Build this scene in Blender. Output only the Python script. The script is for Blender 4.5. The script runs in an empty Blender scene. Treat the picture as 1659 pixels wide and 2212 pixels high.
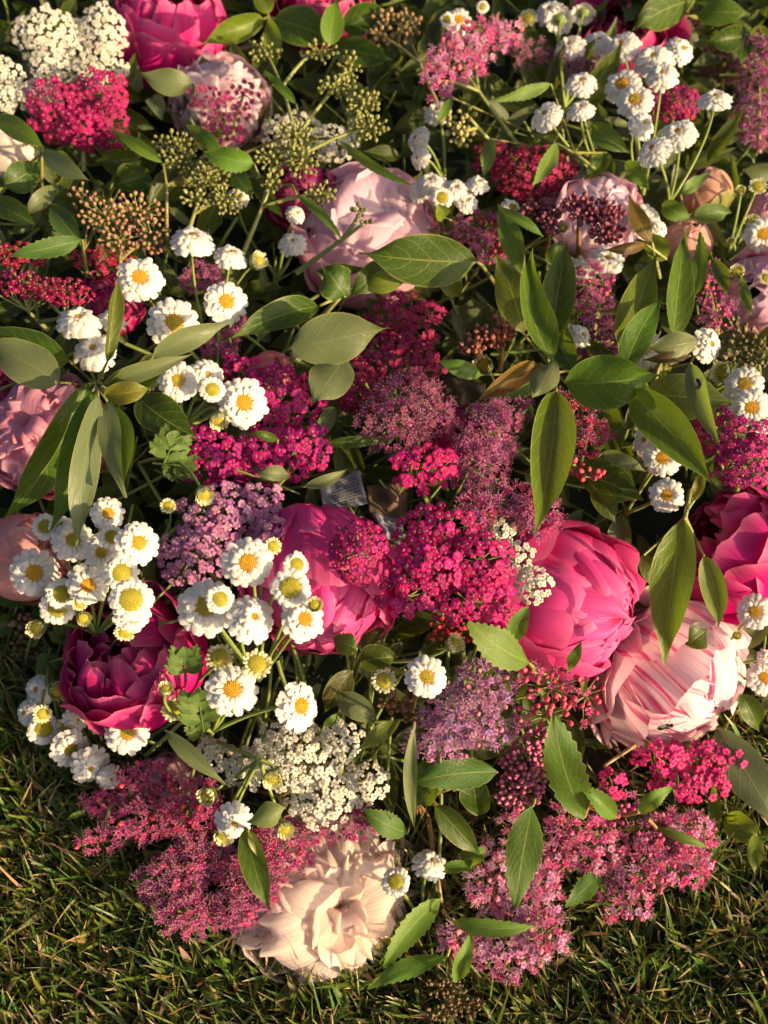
import bpy, math, random
import numpy as np
from mathutils import Vector, Matrix, noise
random.seed(7); np.random.seed(7)
R = math.radians
sc = bpy.context.scene
COL = sc.collection

# ------------------------------------------------------------------ camera, sky, sun, exposure
CAM_H, PITCH, VFOV = 0.585, 60.0, 52.0          # metres above the lawn, degrees below the horizon
FW, FH = 1659.0, 2212.0                         # layout units of the photograph
cam_d = bpy.data.cameras.new('camera'); cam = bpy.data.objects.new('camera', cam_d); COL.objects.link(cam)
cam.location = (0, 0, CAM_H); cam.rotation_euler = (R(90 - PITCH), 0, 0)
cam_d.sensor_fit = 'VERTICAL'; cam_d.angle_y = R(VFOV); cam_d.clip_start = 0.01; cam_d.clip_end = 400
cam_d.dof.use_dof = True; cam_d.dof.focus_distance = 0.52; cam_d.dof.aperture_fstop = 6.0
sc.camera = cam
SUN_DIR = Vector((0.80, -0.46, 0.31)).normalized()    # towards the sun
w = bpy.data.worlds.new('World'); sc.world = w; w.use_nodes = True
wn = w.node_tree; sky = wn.nodes.new('ShaderNodeTexSky'); sky.sky_type = 'NISHITA'; sky.sun_disc = False; sky.air_density = 0.7; sky.dust_density = 6.0; sky.ozone_density = 0.3
sky.sun_elevation = math.asin(SUN_DIR.z); sky.sun_rotation = math.atan2(SUN_DIR.x, SUN_DIR.y)
bg = wn.nodes['Background']; wn.links.new(sky.outputs[0], bg.inputs[0]); bg.inputs[1].default_value = 0.095
sun_d = bpy.data.lights.new('sun', 'SUN'); sun_d.energy = 5.0; sun_d.angle = R(0.6); sun_d.color = (1.0, 0.735, 0.41)
sun = bpy.data.objects.new('sun', sun_d); COL.objects.link(sun)
sun.rotation_euler = SUN_DIR.to_track_quat('Z', 'Y').to_euler(); sun.location = SUN_DIR * 3
sc.view_settings.view_transform = 'Standard'; sc.view_settings.look = 'None'
sc.view_settings.gamma = 1.0; sc.view_settings.exposure = 0.72; sc.view_settings.use_curve_mapping = False
sc.render.engine = 'CYCLES'
sc.cycles.max_bounces = 8; sc.cycles.transparent_max_bounces = 4; sc.cycles.use_denoising = True

# ------------------------------------------------------------------ layout: the heap's surface and points on it
CAM = Vector((0, 0, CAM_H)); _p = R(PITCH)
FWD = Vector((0, math.cos(_p), -math.sin(_p))); UPV = Vector((0, math.sin(_p), math.cos(_p))); RGT = Vector((1, 0, 0))
TV = math.tan(R(VFOV / 2)); TH = TV * FW / FH
def ray(u, v):
    return (FWD + RGT * ((u / FW * 2 - 1) * TH) + UPV * ((1 - v / FH * 2) * TV))
EDGE = [(-600, 1400), (-200, 1440), (40, 1520), (210, 1740), (330, 1930), (560, 2000), (760, 2040), (1000, 2040), (1220, 2000), (1420, 1900), (1560, 1800), (1700, 1740), (2300, 1700)]
_ed = []
for (a, b) in EDGE:
    d = ray(a, b); t = -CAM_H / d.z; _ed.append((d.x * t, d.y * t + 0.012))
EX = np.array([e[0] for e in _ed]); EY = np.array([e[1] for e in _ed]); _o = np.argsort(EX); EX, EY = EX[_o], EY[_o]
def height(x, y):
    d = y - np.interp(x, EX, EY)
    t = min(max(d / 0.15, 0), 1); s = t * t * (3 - 2 * t)
    return s * (0.095 + 0.05 * min(max(y - 0.1, 0), 0.7) + 0.008 * math.sin(x * 17 + y * 11) + 0.006 * math.sin(x * 9 - y * 23 + 1))
_cache = {}
def hit(u, v):
    k = (round(u), round(v))
    if k in _cache: return _cache[k]
    d = ray(u, v); t = 0.15
    for _ in range(700):
        p = CAM + d * t
        if p.z <= height(p.x, p.y): break
        t += 0.003
        if t > 3: break
    _cache[k] = t
    return t
def pt(u, v, lift=0.0):
    d = ray(u, v); L = d.length
    return CAM + d * (hit(u, v) - lift / L)
def mpp(u, v, lift=0.0):                        # metres for one layout unit there
    d = ray(u, v); t = hit(u, v) - lift / d.length
    return t * 2 * TH / FW
def frame(u, v):                                # right, up, towards the eye
    V = -ray(u, v).normalized(); Rr = Vector((0, 1, 0)).cross(V) if False else UPV.cross(V).normalized()
    return Rr, V.cross(Rr).normalized(), V
def axis(u, v, dx, dy, dv=1.0):
    a, b, c = frame(u, v)
    return (a * dx + b * dy + c * dv).normalized()
def rot_to(z, spin=0.0):
    q = Vector(z).to_track_quat('Z', 'Y').to_matrix()
    return q @ Matrix.Rotation(spin, 3, 'Z')

# ------------------------------------------------------------------ mesh collector, objects
class MB:
    def __init__(s): s.v = []; s.f = []; s.uv = []; s.m = []
    def grid(s, pts, uvs, nu, nv, mat=0):
        o = len(s.v); s.v += [tuple(p) for p in pts]
        for i in range(nu):
            for j in range(nv):
                q = [i * (nv + 1) + j, i * (nv + 1) + j + 1, (i + 1) * (nv + 1) + j + 1, (i + 1) * (nv + 1) + j]
                s.f.append(tuple(o + k for k in q)); s.uv.append([uvs[k] for k in q]); s.m.append(mat)
    def face(s, vs, mat=0, uv=None):
        o = len(s.v); s.v += [tuple(p) for p in vs]; s.f.append(tuple(range(o, o + len(vs))))
        s.uv.append(uv or [(0.5, 0.5)] * len(vs)); s.m.append(mat)
    def tube(s, pts, r0, r1=None, n=5, mat=0, cap=True):
        r1 = r0 if r1 is None else r1
        o = len(s.v); k = len(pts); pts = [Vector(p) for p in pts]
        t0 = (pts[1] - pts[0]).normalized()
        a = t0.orthogonal().normalized()
        for i, p in enumerate(pts):
            t = (pts[min(i + 1, k - 1)] - pts[max(i - 1, 0)])
            if t.length < 1e-9: t = t0
            t.normalize(); a = (a - t * a.dot(t)); a = a.normalized() if a.length > 1e-6 else t.orthogonal().normalized(); b = t.cross(a)
            r = r0 + (r1 - r0) * i / (k - 1)
            for j in range(n):
                an = 2 * math.pi * j / n
                s.v.append(tuple(p + (a * math.cos(an) + b * math.sin(an)) * r))
        for i in range(k - 1):
            for j in range(n):
                j2 = (j + 1) % n
                s.f.append((o + i * n + j, o + i * n + j2, o + (i + 1) * n + j2, o + (i + 1) * n + j)); s.m.append(mat)
                s.uv.append([(i / k, j / n), (i / k, (j + 1) / n), ((i + 1) / k, (j + 1) / n), ((i + 1) / k, j / n)])
        if cap:
            s.f.append(tuple(o + (k - 1) * n + j for j in range(n))); s.uv.append([(1, .5)] * n); s.m.append(mat)
    def ball(s, c, r, mat=0, z=None, ax=None, n=6, m=4, sz=1.0):
        c = Vector(c); M = rot_to(ax) if ax is not None else Matrix.Identity(3)
        pts = []; uvs = []
        for i in range(m + 1):
            th = math.pi * i / m
            for j in range(n + 1):
                ph = 2 * math.pi * j / n
                pts.append(c + M @ Vector((math.sin(th) * math.cos(ph) * r, math.sin(th) * math.sin(ph) * r, -math.cos(th) * r * sz))); uvs.append((i / m, j / n))
        s.grid(pts, uvs, m, n, mat)
    def add(s, o, M):
        k = len(s.v); s.v += [tuple(M @ Vector(p)) for p in o.v]
        s.f += [tuple(i + k for i in f) for f in o.f]; s.uv += o.uv; s.m += o.m
    def mesh(s, name, mats, origin=(0, 0, 0), smooth=True):
        me = bpy.data.meshes.new(name); ox = Vector(origin)
        me.from_pydata([(p[0] - ox[0], p[1] - ox[1], p[2] - ox[2]) for p in s.v], [], s.f)
        l = me.uv_layers.new(name='UVMap'); l.data.foreach_set('uv', np.array([c for f in s.uv for c in f], dtype=np.float32).ravel())
        me.polygons.foreach_set('material_index', np.array(s.m, dtype=np.int32))
        if smooth: me.polygons.foreach_set('use_smooth', np.ones(len(s.f), dtype=bool))
        for m in mats: me.materials.append(m)
        me.update(); return me
def put(name, mesh, parent=None, color=None, M=None, kind=None):
    o = bpy.data.objects.new(name, mesh); COL.objects.link(o)
    if parent is not None: o.parent = parent
    if M is not None: o.matrix_basis = M
    if color is not None: o.color = (color[0], color[1], color[2], 1)
    if kind: o['kind'] = kind
    return o
def thing(name, label, cat, loc, group=None):
    e = bpy.data.objects.new(name, None); COL.objects.link(e); e.location = loc; e.empty_display_size = 0.01
    e['label'] = label; e['category'] = cat
    if group: e['group'] = group
    return e
def place(e, pos, rot, scale):
    return Matrix.Translation(Vector(pos) - e.location) @ rot.to_4x4() @ Matrix.Diagonal((scale, scale, scale, 1) if not isinstance(scale, tuple) else scale + (1,))
def vary(c, a=0.12):
    k = 1 + random.uniform(-a, a); return tuple(min(1, max(0, x * k * (1 + random.uniform(-a * .5, a * .5)))) for x in c)
def bez(a, b, c, n):
    a, b, c = Vector(a), Vector(b), Vector(c)
    return [a * (1 - t) ** 2 + b * 2 * t * (1 - t) + c * t * t for t in [i / n for i in range(n + 1)]]

# ------------------------------------------------------------------ materials
def mat(name):
    m = bpy.data.materials.new(name); m.use_nodes = True; nt = m.node_tree
    return m, nt, nt.nodes['Principled BSDF'], nt.nodes['Material Output']
def nd(nt, t, **k):
    n = nt.nodes.new(t)
    for a, b in k.items(): setattr(n, a, b)
    return n
def mth(nt, op, a, b=None, c=None):
    n = nd(nt, 'ShaderNodeMath', operation=op)
    for i, x in enumerate((a, b, c)):
        if x is None: continue
        if isinstance(x, (int, float)): n.inputs[i].default_value = x
        else: nt.links.new(x, n.inputs[i])
    return n.outputs[0]
def mixc(nt, f, a, b, mode='MIX'):
    n = nd(nt, 'ShaderNodeMix', data_type='RGBA', blend_type=mode)
    for s, x in ((n.inputs['Factor'], f), (n.inputs['A'], a), (n.inputs['B'], b)):
        if isinstance(x, (int, float)): s.default_value = x
        elif isinstance(x, tuple): s.default_value = x if len(x) == 4 else x + (1,)
        else: nt.links.new(x, s)
    return n.outputs['Result']
def ramp(nt, fac, stops):
    n = nd(nt, 'ShaderNodeValToRGB'); r = n.color_ramp
    while len(r.elements) < len(stops): r.elements.new(0.5)
    for e, (p, c) in zip(r.elements, stops): e.position = p; e.color = c if len(c) == 4 else c + (1,)
    nt.links.new(fac, n.inputs[0]); return n.outputs[0]
def uvxy(nt):
    n = nd(nt, 'ShaderNodeUVMap'); s = nd(nt, 'ShaderNodeSeparateXYZ'); nt.links.new(n.outputs[0], s.inputs[0])
    return n.outputs[0], s.outputs[0], s.outputs[1]
def noise_at(nt, vec, scale, detail=3, rough=.55):
    n = nd(nt, 'ShaderNodeTexNoise'); n.inputs['Scale'].default_value = scale; n.inputs['Detail'].default_value = detail; n.inputs['Roughness'].default_value = rough
    if vec is not None: nt.links.new(vec, n.inputs['Vector'])
    return n.outputs['Fac']
def scaled(nt, vec, s, off=None):
    n = nd(nt, 'ShaderNodeMapping'); n.inputs['Scale'].default_value = s; nt.links.new(vec, n.inputs['Vector'])
    if off is not None: nt.links.new(off, n.inputs['Location'])
    return n.outputs[0]
def bump(nt, h, strength, dist, bsdf):
    n = nd(nt, 'ShaderNodeBump'); n.inputs['Strength'].default_value = strength; n.inputs['Distance'].default_value = dist
    nt.links.new(h, n.inputs['Height']); nt.links.new(n.outputs[0], bsdf.inputs['Normal']); return n.outputs[0]
def thin(nt, bsdf, out, col, fac, nrm=None):    # light through a thin petal or leaf
    t = nd(nt, 'ShaderNodeBsdfTranslucent'); nt.links.new(col, t.inputs[0])
    if nrm is not None: nt.links.new(nrm, t.inputs['Normal'])
    x = nd(nt, 'ShaderNodeMixShader'); x.inputs[0].default_value = fac
    nt.links.new(bsdf.outputs[0], x.inputs[1]); nt.links.new(t.outputs[0], x.inputs[2]); nt.links.new(x.outputs[0], out.inputs[0])
def objcol(nt):
    n = nd(nt, 'ShaderNodeObjectInfo'); return n.outputs['Color'], n.outputs['Random']
def objpos(nt):
    return nd(nt, 'ShaderNodeTexCoord').outputs['Object']

def petal_material(name, stripes=False, trans=0.36):
    m, nt, b, out = mat(name); c, rnd = objcol(nt); uv, t, s = uvxy(nt)
    off = nd(nt, 'ShaderNodeCombineXYZ'); nt.links.new(mth(nt, 'MULTIPLY', rnd, 37.0), off.inputs[0]); nt.links.new(mth(nt, 'MULTIPLY', rnd, 91.0), off.inputs[1])
    st = noise_at(nt, scaled(nt, uv, (1.6, 26, 1), off.outputs[0]), 1.0, 4, .6)
    bl = noise_at(nt, scaled(nt, uv, (2.5, 3, 1), off.outputs[0]), 1.0, 3)
    k = mth(nt, 'ADD', mth(nt, 'MULTIPLY', st, 0.16), mth(nt, 'ADD', mth(nt, 'MULTIPLY', bl, 0.30), 0.78))
    cc = nd(nt, 'ShaderNodeCombineColor'); 
    for i in range(3): nt.links.new(k, cc.inputs[i])
    col = mixc(nt, 1.0, c, cc.outputs[0], 'MULTIPLY')
    wr = noise_at(nt, scaled(nt, uv, (1.2, 11, 1), off.outputs[0]), 1.0, 5, .62)
    pale = mixc(nt, 0.20, col, (1, .74, .80))
    col = mixc(nt, mth(nt, 'MULTIPLY', mth(nt, 'POWER', t, 14.0), 1.0), col, pale)
    br = ramp(nt, mth(nt, 'ADD', noise_at(nt, scaled(nt, uv, (5, 5, 1), off.outputs[0]), 1.2, 4, .65), mth(nt, 'MULTIPLY', mth(nt, 'POWER', t, 8.0), .13)), [(0.74, (0, 0, 0)), (0.80, (1, 1, 1))])
    col = mixc(nt, mth(nt, 'MULTIPLY', br, .45), col, (.34, .15, .08))
    if stripes:
        sn = noise_at(nt, scaled(nt, uv, (.45, 10, 1), off.outputs[0]), 1.0, 6, .74)
        edge = mth(nt, 'ABSOLUTE', mth(nt, 'SUBTRACT', s, .5))
        f = mth(nt, 'ADD', sn, mth(nt, 'MULTIPLY', mth(nt, 'POWER', mth(nt, 'MULTIPLY', edge, 2), 3.0), .10))
        f = ramp(nt, f, [(0.53, (0, 0, 0)), (0.61, (1, 1, 1))])
        col = mixc(nt, mth(nt, 'MULTIPLY', f, mth(nt, 'ADD', .18, mth(nt, 'MULTIPLY', mth(nt, 'GREATER_THAN', rnd, .28), .72))), col, (.62, .02, .18))
    nt.links.new(col, b.inputs['Base Color']); b.inputs['Roughness'].default_value = 0.5
    b.inputs['Specular IOR Level'].default_value = 0.2; b.inputs['Sheen Weight'].default_value = 0.0
    n = bump(nt, mth(nt, 'ADD', st, mth(nt, 'MULTIPLY', wr, 1.6)), 0.34, 0.0014, b)
    thin(nt, b, out, col, trans, n); return m
M_PETAL = petal_material('petal'); M_PALE = petal_material('pale thin petal', trans=.5); M_STRIPE = petal_material('striped petal', True)

def leaf_material(name, nsec=6.0, arc=.28, powr=1.3, under=(.165, .200, .095), rough=.38, tert=22):
    m, nt, b, out = mat(name); c, rnd = objcol(nt); uv, t, s = uvxy(nt)
    a = mth(nt, 'MULTIPLY', mth(nt, 'ABSOLUTE', mth(nt, 'SUBTRACT', s, .5)), 2.0)
    rvn = nd(nt, 'ShaderNodeCombineXYZ'); nt.links.new(mth(nt, 'MULTIPLY', rnd, 53.0), rvn.inputs[0]); nt.links.new(mth(nt, 'MULTIPLY', rnd, 17.0), rvn.inputs[1]); rv = rvn.outputs[0]
    wob = noise_at(nt, scaled(nt, uv, (5, 5, 1), rv), 1.0, 2)
    f = mth(nt, 'FRACT', mth(nt, 'MULTIPLY', mth(nt, 'ADD', mth(nt, 'SUBTRACT', t, mth(nt, 'MULTIPLY', mth(nt, 'POWER', a, powr), arc)), mth(nt, 'MULTIPLY', wob, .07)), nsec))
    d = mth(nt, 'ABSOLUTE', mth(nt, 'SUBTRACT', f, .5))
    sec = ramp(nt, d, [(0.0, (1, 1, 1)), (0.025, (.7, .7, .7)), (0.06, (0, 0, 0))])
    mid = ramp(nt, a, [(0.0, (1, 1, 1)), (0.022, (1, 1, 1)), (0.05, (0, 0, 0))])
    vo = nd(nt, 'ShaderNodeTexVoronoi', feature='DISTANCE_TO_EDGE'); vo.inputs['Scale'].default_value = tert
    nt.links.new(scaled(nt, uv, (1.0, .6, 1)), vo.inputs['Vector'])
    ter = ramp(nt, vo.outputs[0], [(0.0, (1, 1, 1)), (0.09, (0, 0, 0))])
    v = mth(nt, 'MAXIMUM', mth(nt, 'MAXIMUM', mth(nt, 'MULTIPLY', sec, .75), mid), mth(nt, 'MULTIPLY', ter, .28))
    bl = noise_at(nt, scaled(nt, uv, (3, 3, 1), rv), 1.3, 4)
    k = mth(nt, 'ADD', mth(nt, 'MULTIPLY', bl, .7), .65)
    cc = nd(nt, 'ShaderNodeCombineColor')
    for i in range(3): nt.links.new(k, cc.inputs[i])
    top = mixc(nt, 1.0, c, cc.outputs[0], 'MULTIPLY')
    sp = ramp(nt, noise_at(nt, scaled(nt, uv, (14, 8, 1)), 1.5, 2), [(0.70, (0, 0, 0)), (0.76, (1, 1, 1))])
    top = mixc(nt, mth(nt, 'MULTIPLY', sp, .25), top, (.10, .06, .02))
    top = mixc(nt, mth(nt, 'MULTIPLY', v, .8), top, mixc(nt, .45, top, (.50, .52, .14)))
    wn = noise_at(nt, scaled(nt, uv, (4, 2.5, 1), rv), 1.6, 4, .65)
    wear = ramp(nt, mth(nt, 'ADD', wn, mth(nt, 'MULTIPLY', mth(nt, 'POWER', a, 4.0), .16)), [(0.70, (0, 0, 0)), (0.76, (1, 1, 1))])
    top = mixc(nt, mth(nt, 'MULTIPLY', wear, .65), top, (.20, .11, .03))
    unc = mixc(nt, .74, c, under); unc = mixc(nt, mth(nt, 'MULTIPLY', v, .3), unc, mixc(nt, .5, unc, (.55, .5, .28)))
    g = nd(nt, 'ShaderNodeNewGeometry')
    col = mixc(nt, g.outputs['Backfacing'], top, unc)
    edge = ramp(nt, a, [(0.93, (0, 0, 0)), (0.985, (1, 1, 1))])
    col = mixc(nt, mth(nt, 'MULTIPLY', edge, .45), col, (.48, .44, .14))
    nt.links.new(col, b.inputs['Base Color']); b.inputs['Roughness'].default_value = rough
    b.inputs['Specular IOR Level'].default_value = 0.36
    n = bump(nt, mth(nt, 'ADD', mth(nt, 'MULTIPLY', v, -1.0), mth(nt, 'MULTIPLY', bl, 1.0)), 0.30, 0.0006, b)
    tc = mixc(nt, .6, c, (.36, .48, .02)); tc = mixc(nt, .25, tc, top)
    thin(nt, b, out, tc, 0.40, n); return m
M_LEAF = leaf_material('smooth leaf'); M_SERR = leaf_material('serrated leaf', 9.0, .42, 1.0, (.15, .21, .09), .5, 16)

def plain(name, col=None, rough=.5, trans=0.0, var=.35, scale=300, bmp=.3, bdist=.0004, spec=.35):
    m, nt, b, out = mat(name)
    if col is None: c, rnd = objcol(nt)
    else:
        n = nd(nt, 'ShaderNodeRGB'); n.outputs[0].default_value = col + (1,); c = n.outputs[0]
    bl = noise_at(nt, objpos(nt), scale, 3)
    k = mth(nt, 'ADD', mth(nt, 'MULTIPLY', bl, var * 2), 1 - var)
    cc = nd(nt, 'ShaderNodeCombineColor')
    for i in range(3): nt.links.new(k, cc.inputs[i])
    c2 = mixc(nt, 1.0, c, cc.outputs[0], 'MULTIPLY')
    nt.links.new(c2, b.inputs['Base Color']); b.inputs['Roughness'].default_value = rough; b.inputs['Specular IOR Level'].default_value = spec
    n = bump(nt, bl, bmp, bdist, b)
    if trans: thin(nt, b, out, c2, trans, n)
    return m
M_STEM = plain('stem', rough=.45, var=.3); M_BUD = plain('bud', rough=.5, var=.45, scale=350); M_TIP = plain('pink bud tip', (.62, .10, .20), .5, var=.3, scale=350)
M_FLORET = plain('floret petal', rough=.5, trans=.3, var=.22, scale=2.2, bdist=.02, bmp=.2)
M_FCENTRE = plain('floret centre', (.50, .26, .28), var=.3, scale=3); M_STAMEN = plain('stamen', rough=.5, trans=.25, var=.2, scale=3)
M_WHITE = plain('white ray petal', (.78, .75, .69), .5, trans=.22, var=.10, scale=3, bmp=.05, bdist=.02)
M_YEL = plain('yellow disc floret', (.72, .42, .035), .6, trans=.15, var=.3, scale=4)
M_YGR = plain('green disc floret', (.50, .44, .05), .6, trans=.15, var=.3, scale=4)
M_CREAM = plain('cream ray petal', (.74, .72, .42), .5, trans=.25, var=.12, scale=3, bmp=.1, bdist=.02)
M_CALYX = plain('calyx', (.20, .27, .07), .55, var=.35, scale=5)
M_DARK = plain('painted deep shade', (.012, .020, .008), .8, var=.6, scale=40)  # near-black core colour with the shade between the stems painted in
M_SOIL = plain('lawn soil', (.045, .036, .022), .95, var=.6, scale=60, bmp=1.0, bdist=.01)
M_PAPER = plain('grey paper', (.23, .23, .28), .8, trans=.15, var=.08, scale=60)
M_KRAFT = plain('kraft paper', (.15, .105, .065), .8, trans=.1, var=.12, scale=60)
M_FLY = plain('insect body', (.012, .011, .013), .35, var=.3, scale=900)
def wing_material():
    m, nt, b, out = mat('insect wing'); b.inputs['Base Color'].default_value = (.5, .46, .42, 1); b.inputs['Alpha'].default_value = .35; b.inputs['Roughness'].default_value = .2; return m
M_WING = wing_material()
def grass_material():
    m, nt, b, out = mat('grass blade'); a = nd(nt, 'ShaderNodeVertexColor', layer_name='Col')
    nt.links.new(a.outputs[0], b.inputs['Base Color']); b.inputs['Roughness'].default_value = .42; b.inputs['Specular IOR Level'].default_value = .4
    thin(nt, b, out, a.outputs[0], .3); return m
M_GRASS = grass_material()

# ------------------------------------------------------------------ the ground, lawn, and the dark inside of the heap
m = MB(); n = 24
gp = []; gu = []
for i in range(n + 1):
    for j in range(n + 1):
        f = lambda q: math.copysign(abs(q) ** 3, q) * 150
        x, y = f(j / n * 2 - 1), f(i / n * 2 - 1)
        gp.append((x, y, 0)); gu.append((x, y))
m.grid(gp, gu, n, n); o = put('ground', m.mesh('ground', [M_SOIL])); o['kind'] = 'structure'

def blades(name, label, cnt, xr, yr, lmin, lmax, wid, keep):
    rs = np.random.RandomState(len(name) * 7 + cnt % 97)
    x = rs.uniform(xr[0], xr[1], cnt); y = rs.uniform(yr[0], yr[1], cnt)
    k = keep(x, y); x, y = x[k], y[k]; cnt = len(x)
    L = rs.uniform(lmin, lmax, cnt) * (.65 + .35 * np.sin(x * 40 + 3 * np.sin(y * 33)) ** 2); az = rs.uniform(0, 2 * np.pi, cnt); L = L * np.where(rs.rand(cnt) < .12, 1.5, 1.0); az = np.where(rs.rand(cnt) < .35, rs.normal(2.5, .7, cnt), az)
    lean = np.clip(rs.normal(.55, .32, cnt), .05, 1.35); bend = rs.normal(.55, .45, cnt); W = wid * np.clip(rs.lognormal(0, .38, cnt), .4, 2.2); tw = rs.uniform(0, np.pi, cnt)
    nseg = 4; V = np.zeros((cnt, (nseg + 1) * 2, 3)); p = np.stack([x, y, np.full(cnt, -.001)], 1)
    dx, dy = np.cos(az), np.sin(az); side = np.stack([np.cos(tw), np.sin(tw), np.zeros(cnt)], 1)
    for i in range(nseg + 1):
        t = i / nseg; ww = W * (1 - t ** 2.2) * .5 + .00008
        V[:, 2 * i] = p - side * ww[:, None]; V[:, 2 * i + 1] = p + side * ww[:, None]
        an = lean + bend * t
        p = p + np.stack([np.sin(an) * dx, np.sin(an) * dy, np.cos(an)], 1) * (L / nseg)[:, None]
        p[:, 2] = np.maximum(p[:, 2], .0008)
    me = bpy.data.meshes.new(name); nv = (nseg + 1) * 2
    me.vertices.add(cnt * nv); me.vertices.foreach_set('co', V.ravel())
    base = np.arange(cnt)[:, None, None] * nv; q = np.array([[2 * i, 2 * i + 1, 2 * i + 3, 2 * i + 2] for i in range(nseg)])[None]
    F = (base + q).reshape(-1, 4); me.loops.add(F.size); me.loops.foreach_set('vertex_index', F.ravel().astype(np.int32))
    me.polygons.add(len(F)); me.polygons.foreach_set('loop_start', np.arange(0, F.size, 4, dtype=np.int32)); me.polygons.foreach_set('loop_total', np.full(len(F), 4, dtype=np.int32))
    g = np.stack([rs.uniform(.07, .17, cnt), rs.uniform(.125, .21, cnt), rs.uniform(.018, .04, cnt)], 1)
    dry = rs.rand(cnt) < .16; st = np.stack([rs.uniform(.30, .5, cnt), rs.uniform(.22, .36, cnt), rs.uniform(.11, .18, cnt)], 1); g[dry] = st[dry]
    c = np.ones((cnt, nv, 4)); c[:, :, :3] = g[:, None, :]
    tip = rs.rand(cnt) < .5
    c[tip, -2:, :3] = np.array([.46, .34, .18])            # mown, dried tips
    at = me.color_attributes.new('Col', 'FLOAT_COLOR', 'POINT'); at.data.foreach_set('color', c.ravel())
    me.materials.append(M_GRASS); me.update(); me.validate()
    o = put(name, me); o['kind'] = 'stuff'; o['label'] = label; o['category'] = 'grass'
def outside(x, y, d=.05): return y < np.interp(x, EX, EY) + d
blades('lawn_grass', 'short mown lawn with green and straw-coloured blades around the flowers', 85000, (-.42, .42), (-.16, .42), .012, .030, .0018, lambda x, y: outside(x, y) & (x > -.42))
blades('outer_grass', 'lawn stretching away beyond the heap of flowers', 60000, (-1.6, 1.6), (-1.2, 2.4), .018, .04, .0035,
       lambda x, y: (outside(x, y, -.02) | (y > 1.05) | (abs(x) > .75)) & ~((abs(x) < .42) & (y > -.16) & (y < .42)))

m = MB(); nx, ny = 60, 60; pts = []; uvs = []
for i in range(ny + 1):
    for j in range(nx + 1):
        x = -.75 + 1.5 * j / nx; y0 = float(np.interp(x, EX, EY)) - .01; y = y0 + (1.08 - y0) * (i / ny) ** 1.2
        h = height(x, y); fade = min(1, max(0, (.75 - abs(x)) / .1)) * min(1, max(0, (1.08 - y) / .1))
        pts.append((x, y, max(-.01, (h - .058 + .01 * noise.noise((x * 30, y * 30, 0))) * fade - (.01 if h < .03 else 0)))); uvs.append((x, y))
m.grid(pts, uvs, nx, ny)  # plain dark sheet standing in for the shade inside the heap
o = put('dark_heap_core', m.mesh('dark_heap_core', [M_DARK])); o['kind'] = 'stuff'; o['label'] = 'dark core sheet inside the flower heap, coloured as the shade between the stems'; o['category'] = 'foliage'

# ------------------------------------------------------------------ leaves
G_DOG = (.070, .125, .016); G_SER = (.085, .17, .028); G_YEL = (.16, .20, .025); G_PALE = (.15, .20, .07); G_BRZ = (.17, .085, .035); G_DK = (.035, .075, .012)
def leaf_geo(mb, A, Mid, B, width, N0, kind='d', fold=.42, roll=0.0, curl=0.0, under=False, twist=0.0, wave=.065, nu=14, nv=6, mat=0):
    pts = bez(A, Mid, B, nu); L = (Vector(B) - Vector(A)).length; P = []; UV = []; ph = random.uniform(0, 6)
    for i, c in enumerate(pts):
        t = i / nu; T = (pts[min(i + 1, nu)] - pts[max(i - 1, 0)]).normalized()
        N = (N0 - T * N0.dot(T)).normalized(); N = Matrix.Rotation(roll + twist * (t - .5), 3, T) @ N; S = T.cross(N)
        if kind == 'd': w = (math.sin(math.pi * min(1, t ** .82)) ** .8) * (1 - .35 * t ** 3) if 0 < t < 1 else 0.0; w = w * (1 - .55 * max(0, (t - .72) / .28))
        elif kind == 's': w = math.sin(math.pi * t ** .78) ** .85 if 0 < t < 1 else 0.0
        else: w = math.sin(math.pi * t ** .9) ** 1.1 if 0 < t < 1 else 0.0
        w = max(w, .012) * width * .5
        for j in range(nv + 1):
            s = j / nv * 2 - 1; ws = w
            if kind == 's' and abs(s) > .99 and 0 < i < nu: ws = w * (1.06 if i % 2 else .90)
            q = c + S * (s * ws * math.cos(fold)) + N * (abs(s) ** 1.5 * ws * math.sin(fold) - s * s * ws * curl)
            q = q + N * (math.sin(t * 9 + ph + s * 1.5) * wave * width * abs(s) ** 1.5)
            if kind == 's' and abs(s) > .99 and i % 2: q = q + T * (L / nu * .45)
            P.append(q); UV.append((t, j / nv))
    o = len(mb.f)
    mb.grid(P, UV, nu, nv, mat)
    if under:
        for k in range(o, len(mb.f)): mb.f[k] = mb.f[k][::-1]; mb.uv[k] = mb.uv[k][::-1]
def leaf_obj(e, base, tip, width, color=G_DOG, kind='d', arch=.010, **k):
    """base, tip: (u, v, lift); one leaf blade as a part of e"""
    A, B = pt(*base), pt(*tip); mu, mv = (base[0] + tip[0]) / 2, (base[1] + tip[1]) / 2
    side = k.pop('bow', 0); V = frame(mu, mv)[2]; ax = (B - A); S = ax.cross(V).normalized()
    Mid = (A + B) / 2 + V * arch + S * (side * mpp(mu, mv)); k.setdefault('nu', 22 if kind == 's' else 14)
    k.setdefault('twist', random.uniform(-.8, .8)); k.setdefault('curl', random.uniform(-.25, .35)); k.setdefault('wave', random.uniform(.03, .11)); k['roll'] = k.get('roll', 0) + random.uniform(-.25, .25)
    width *= random.uniform(.82, .98); Mid = Mid + S * random.uniform(-.10, .10) * ax.length
    mb = MB(); leaf_geo(mb, A, Mid, B, width * mpp(mu, mv, base[2]), V, kind=kind, **k)
    color = (color[0] * .96, color[1] * 1.10, color[2] * .70)
    return put('leaf', mb.mesh('leaf', [M_SERR if kind == 's' else M_LEAF], A), e, vary(color, .12), Matrix.Translation(A - e.location))
def stem_obj(e, mb, color=(.17, .22, .05), name='stem'):
    return put(name, mb.mesh(name, [M_STEM], e.location), e, color)
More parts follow.
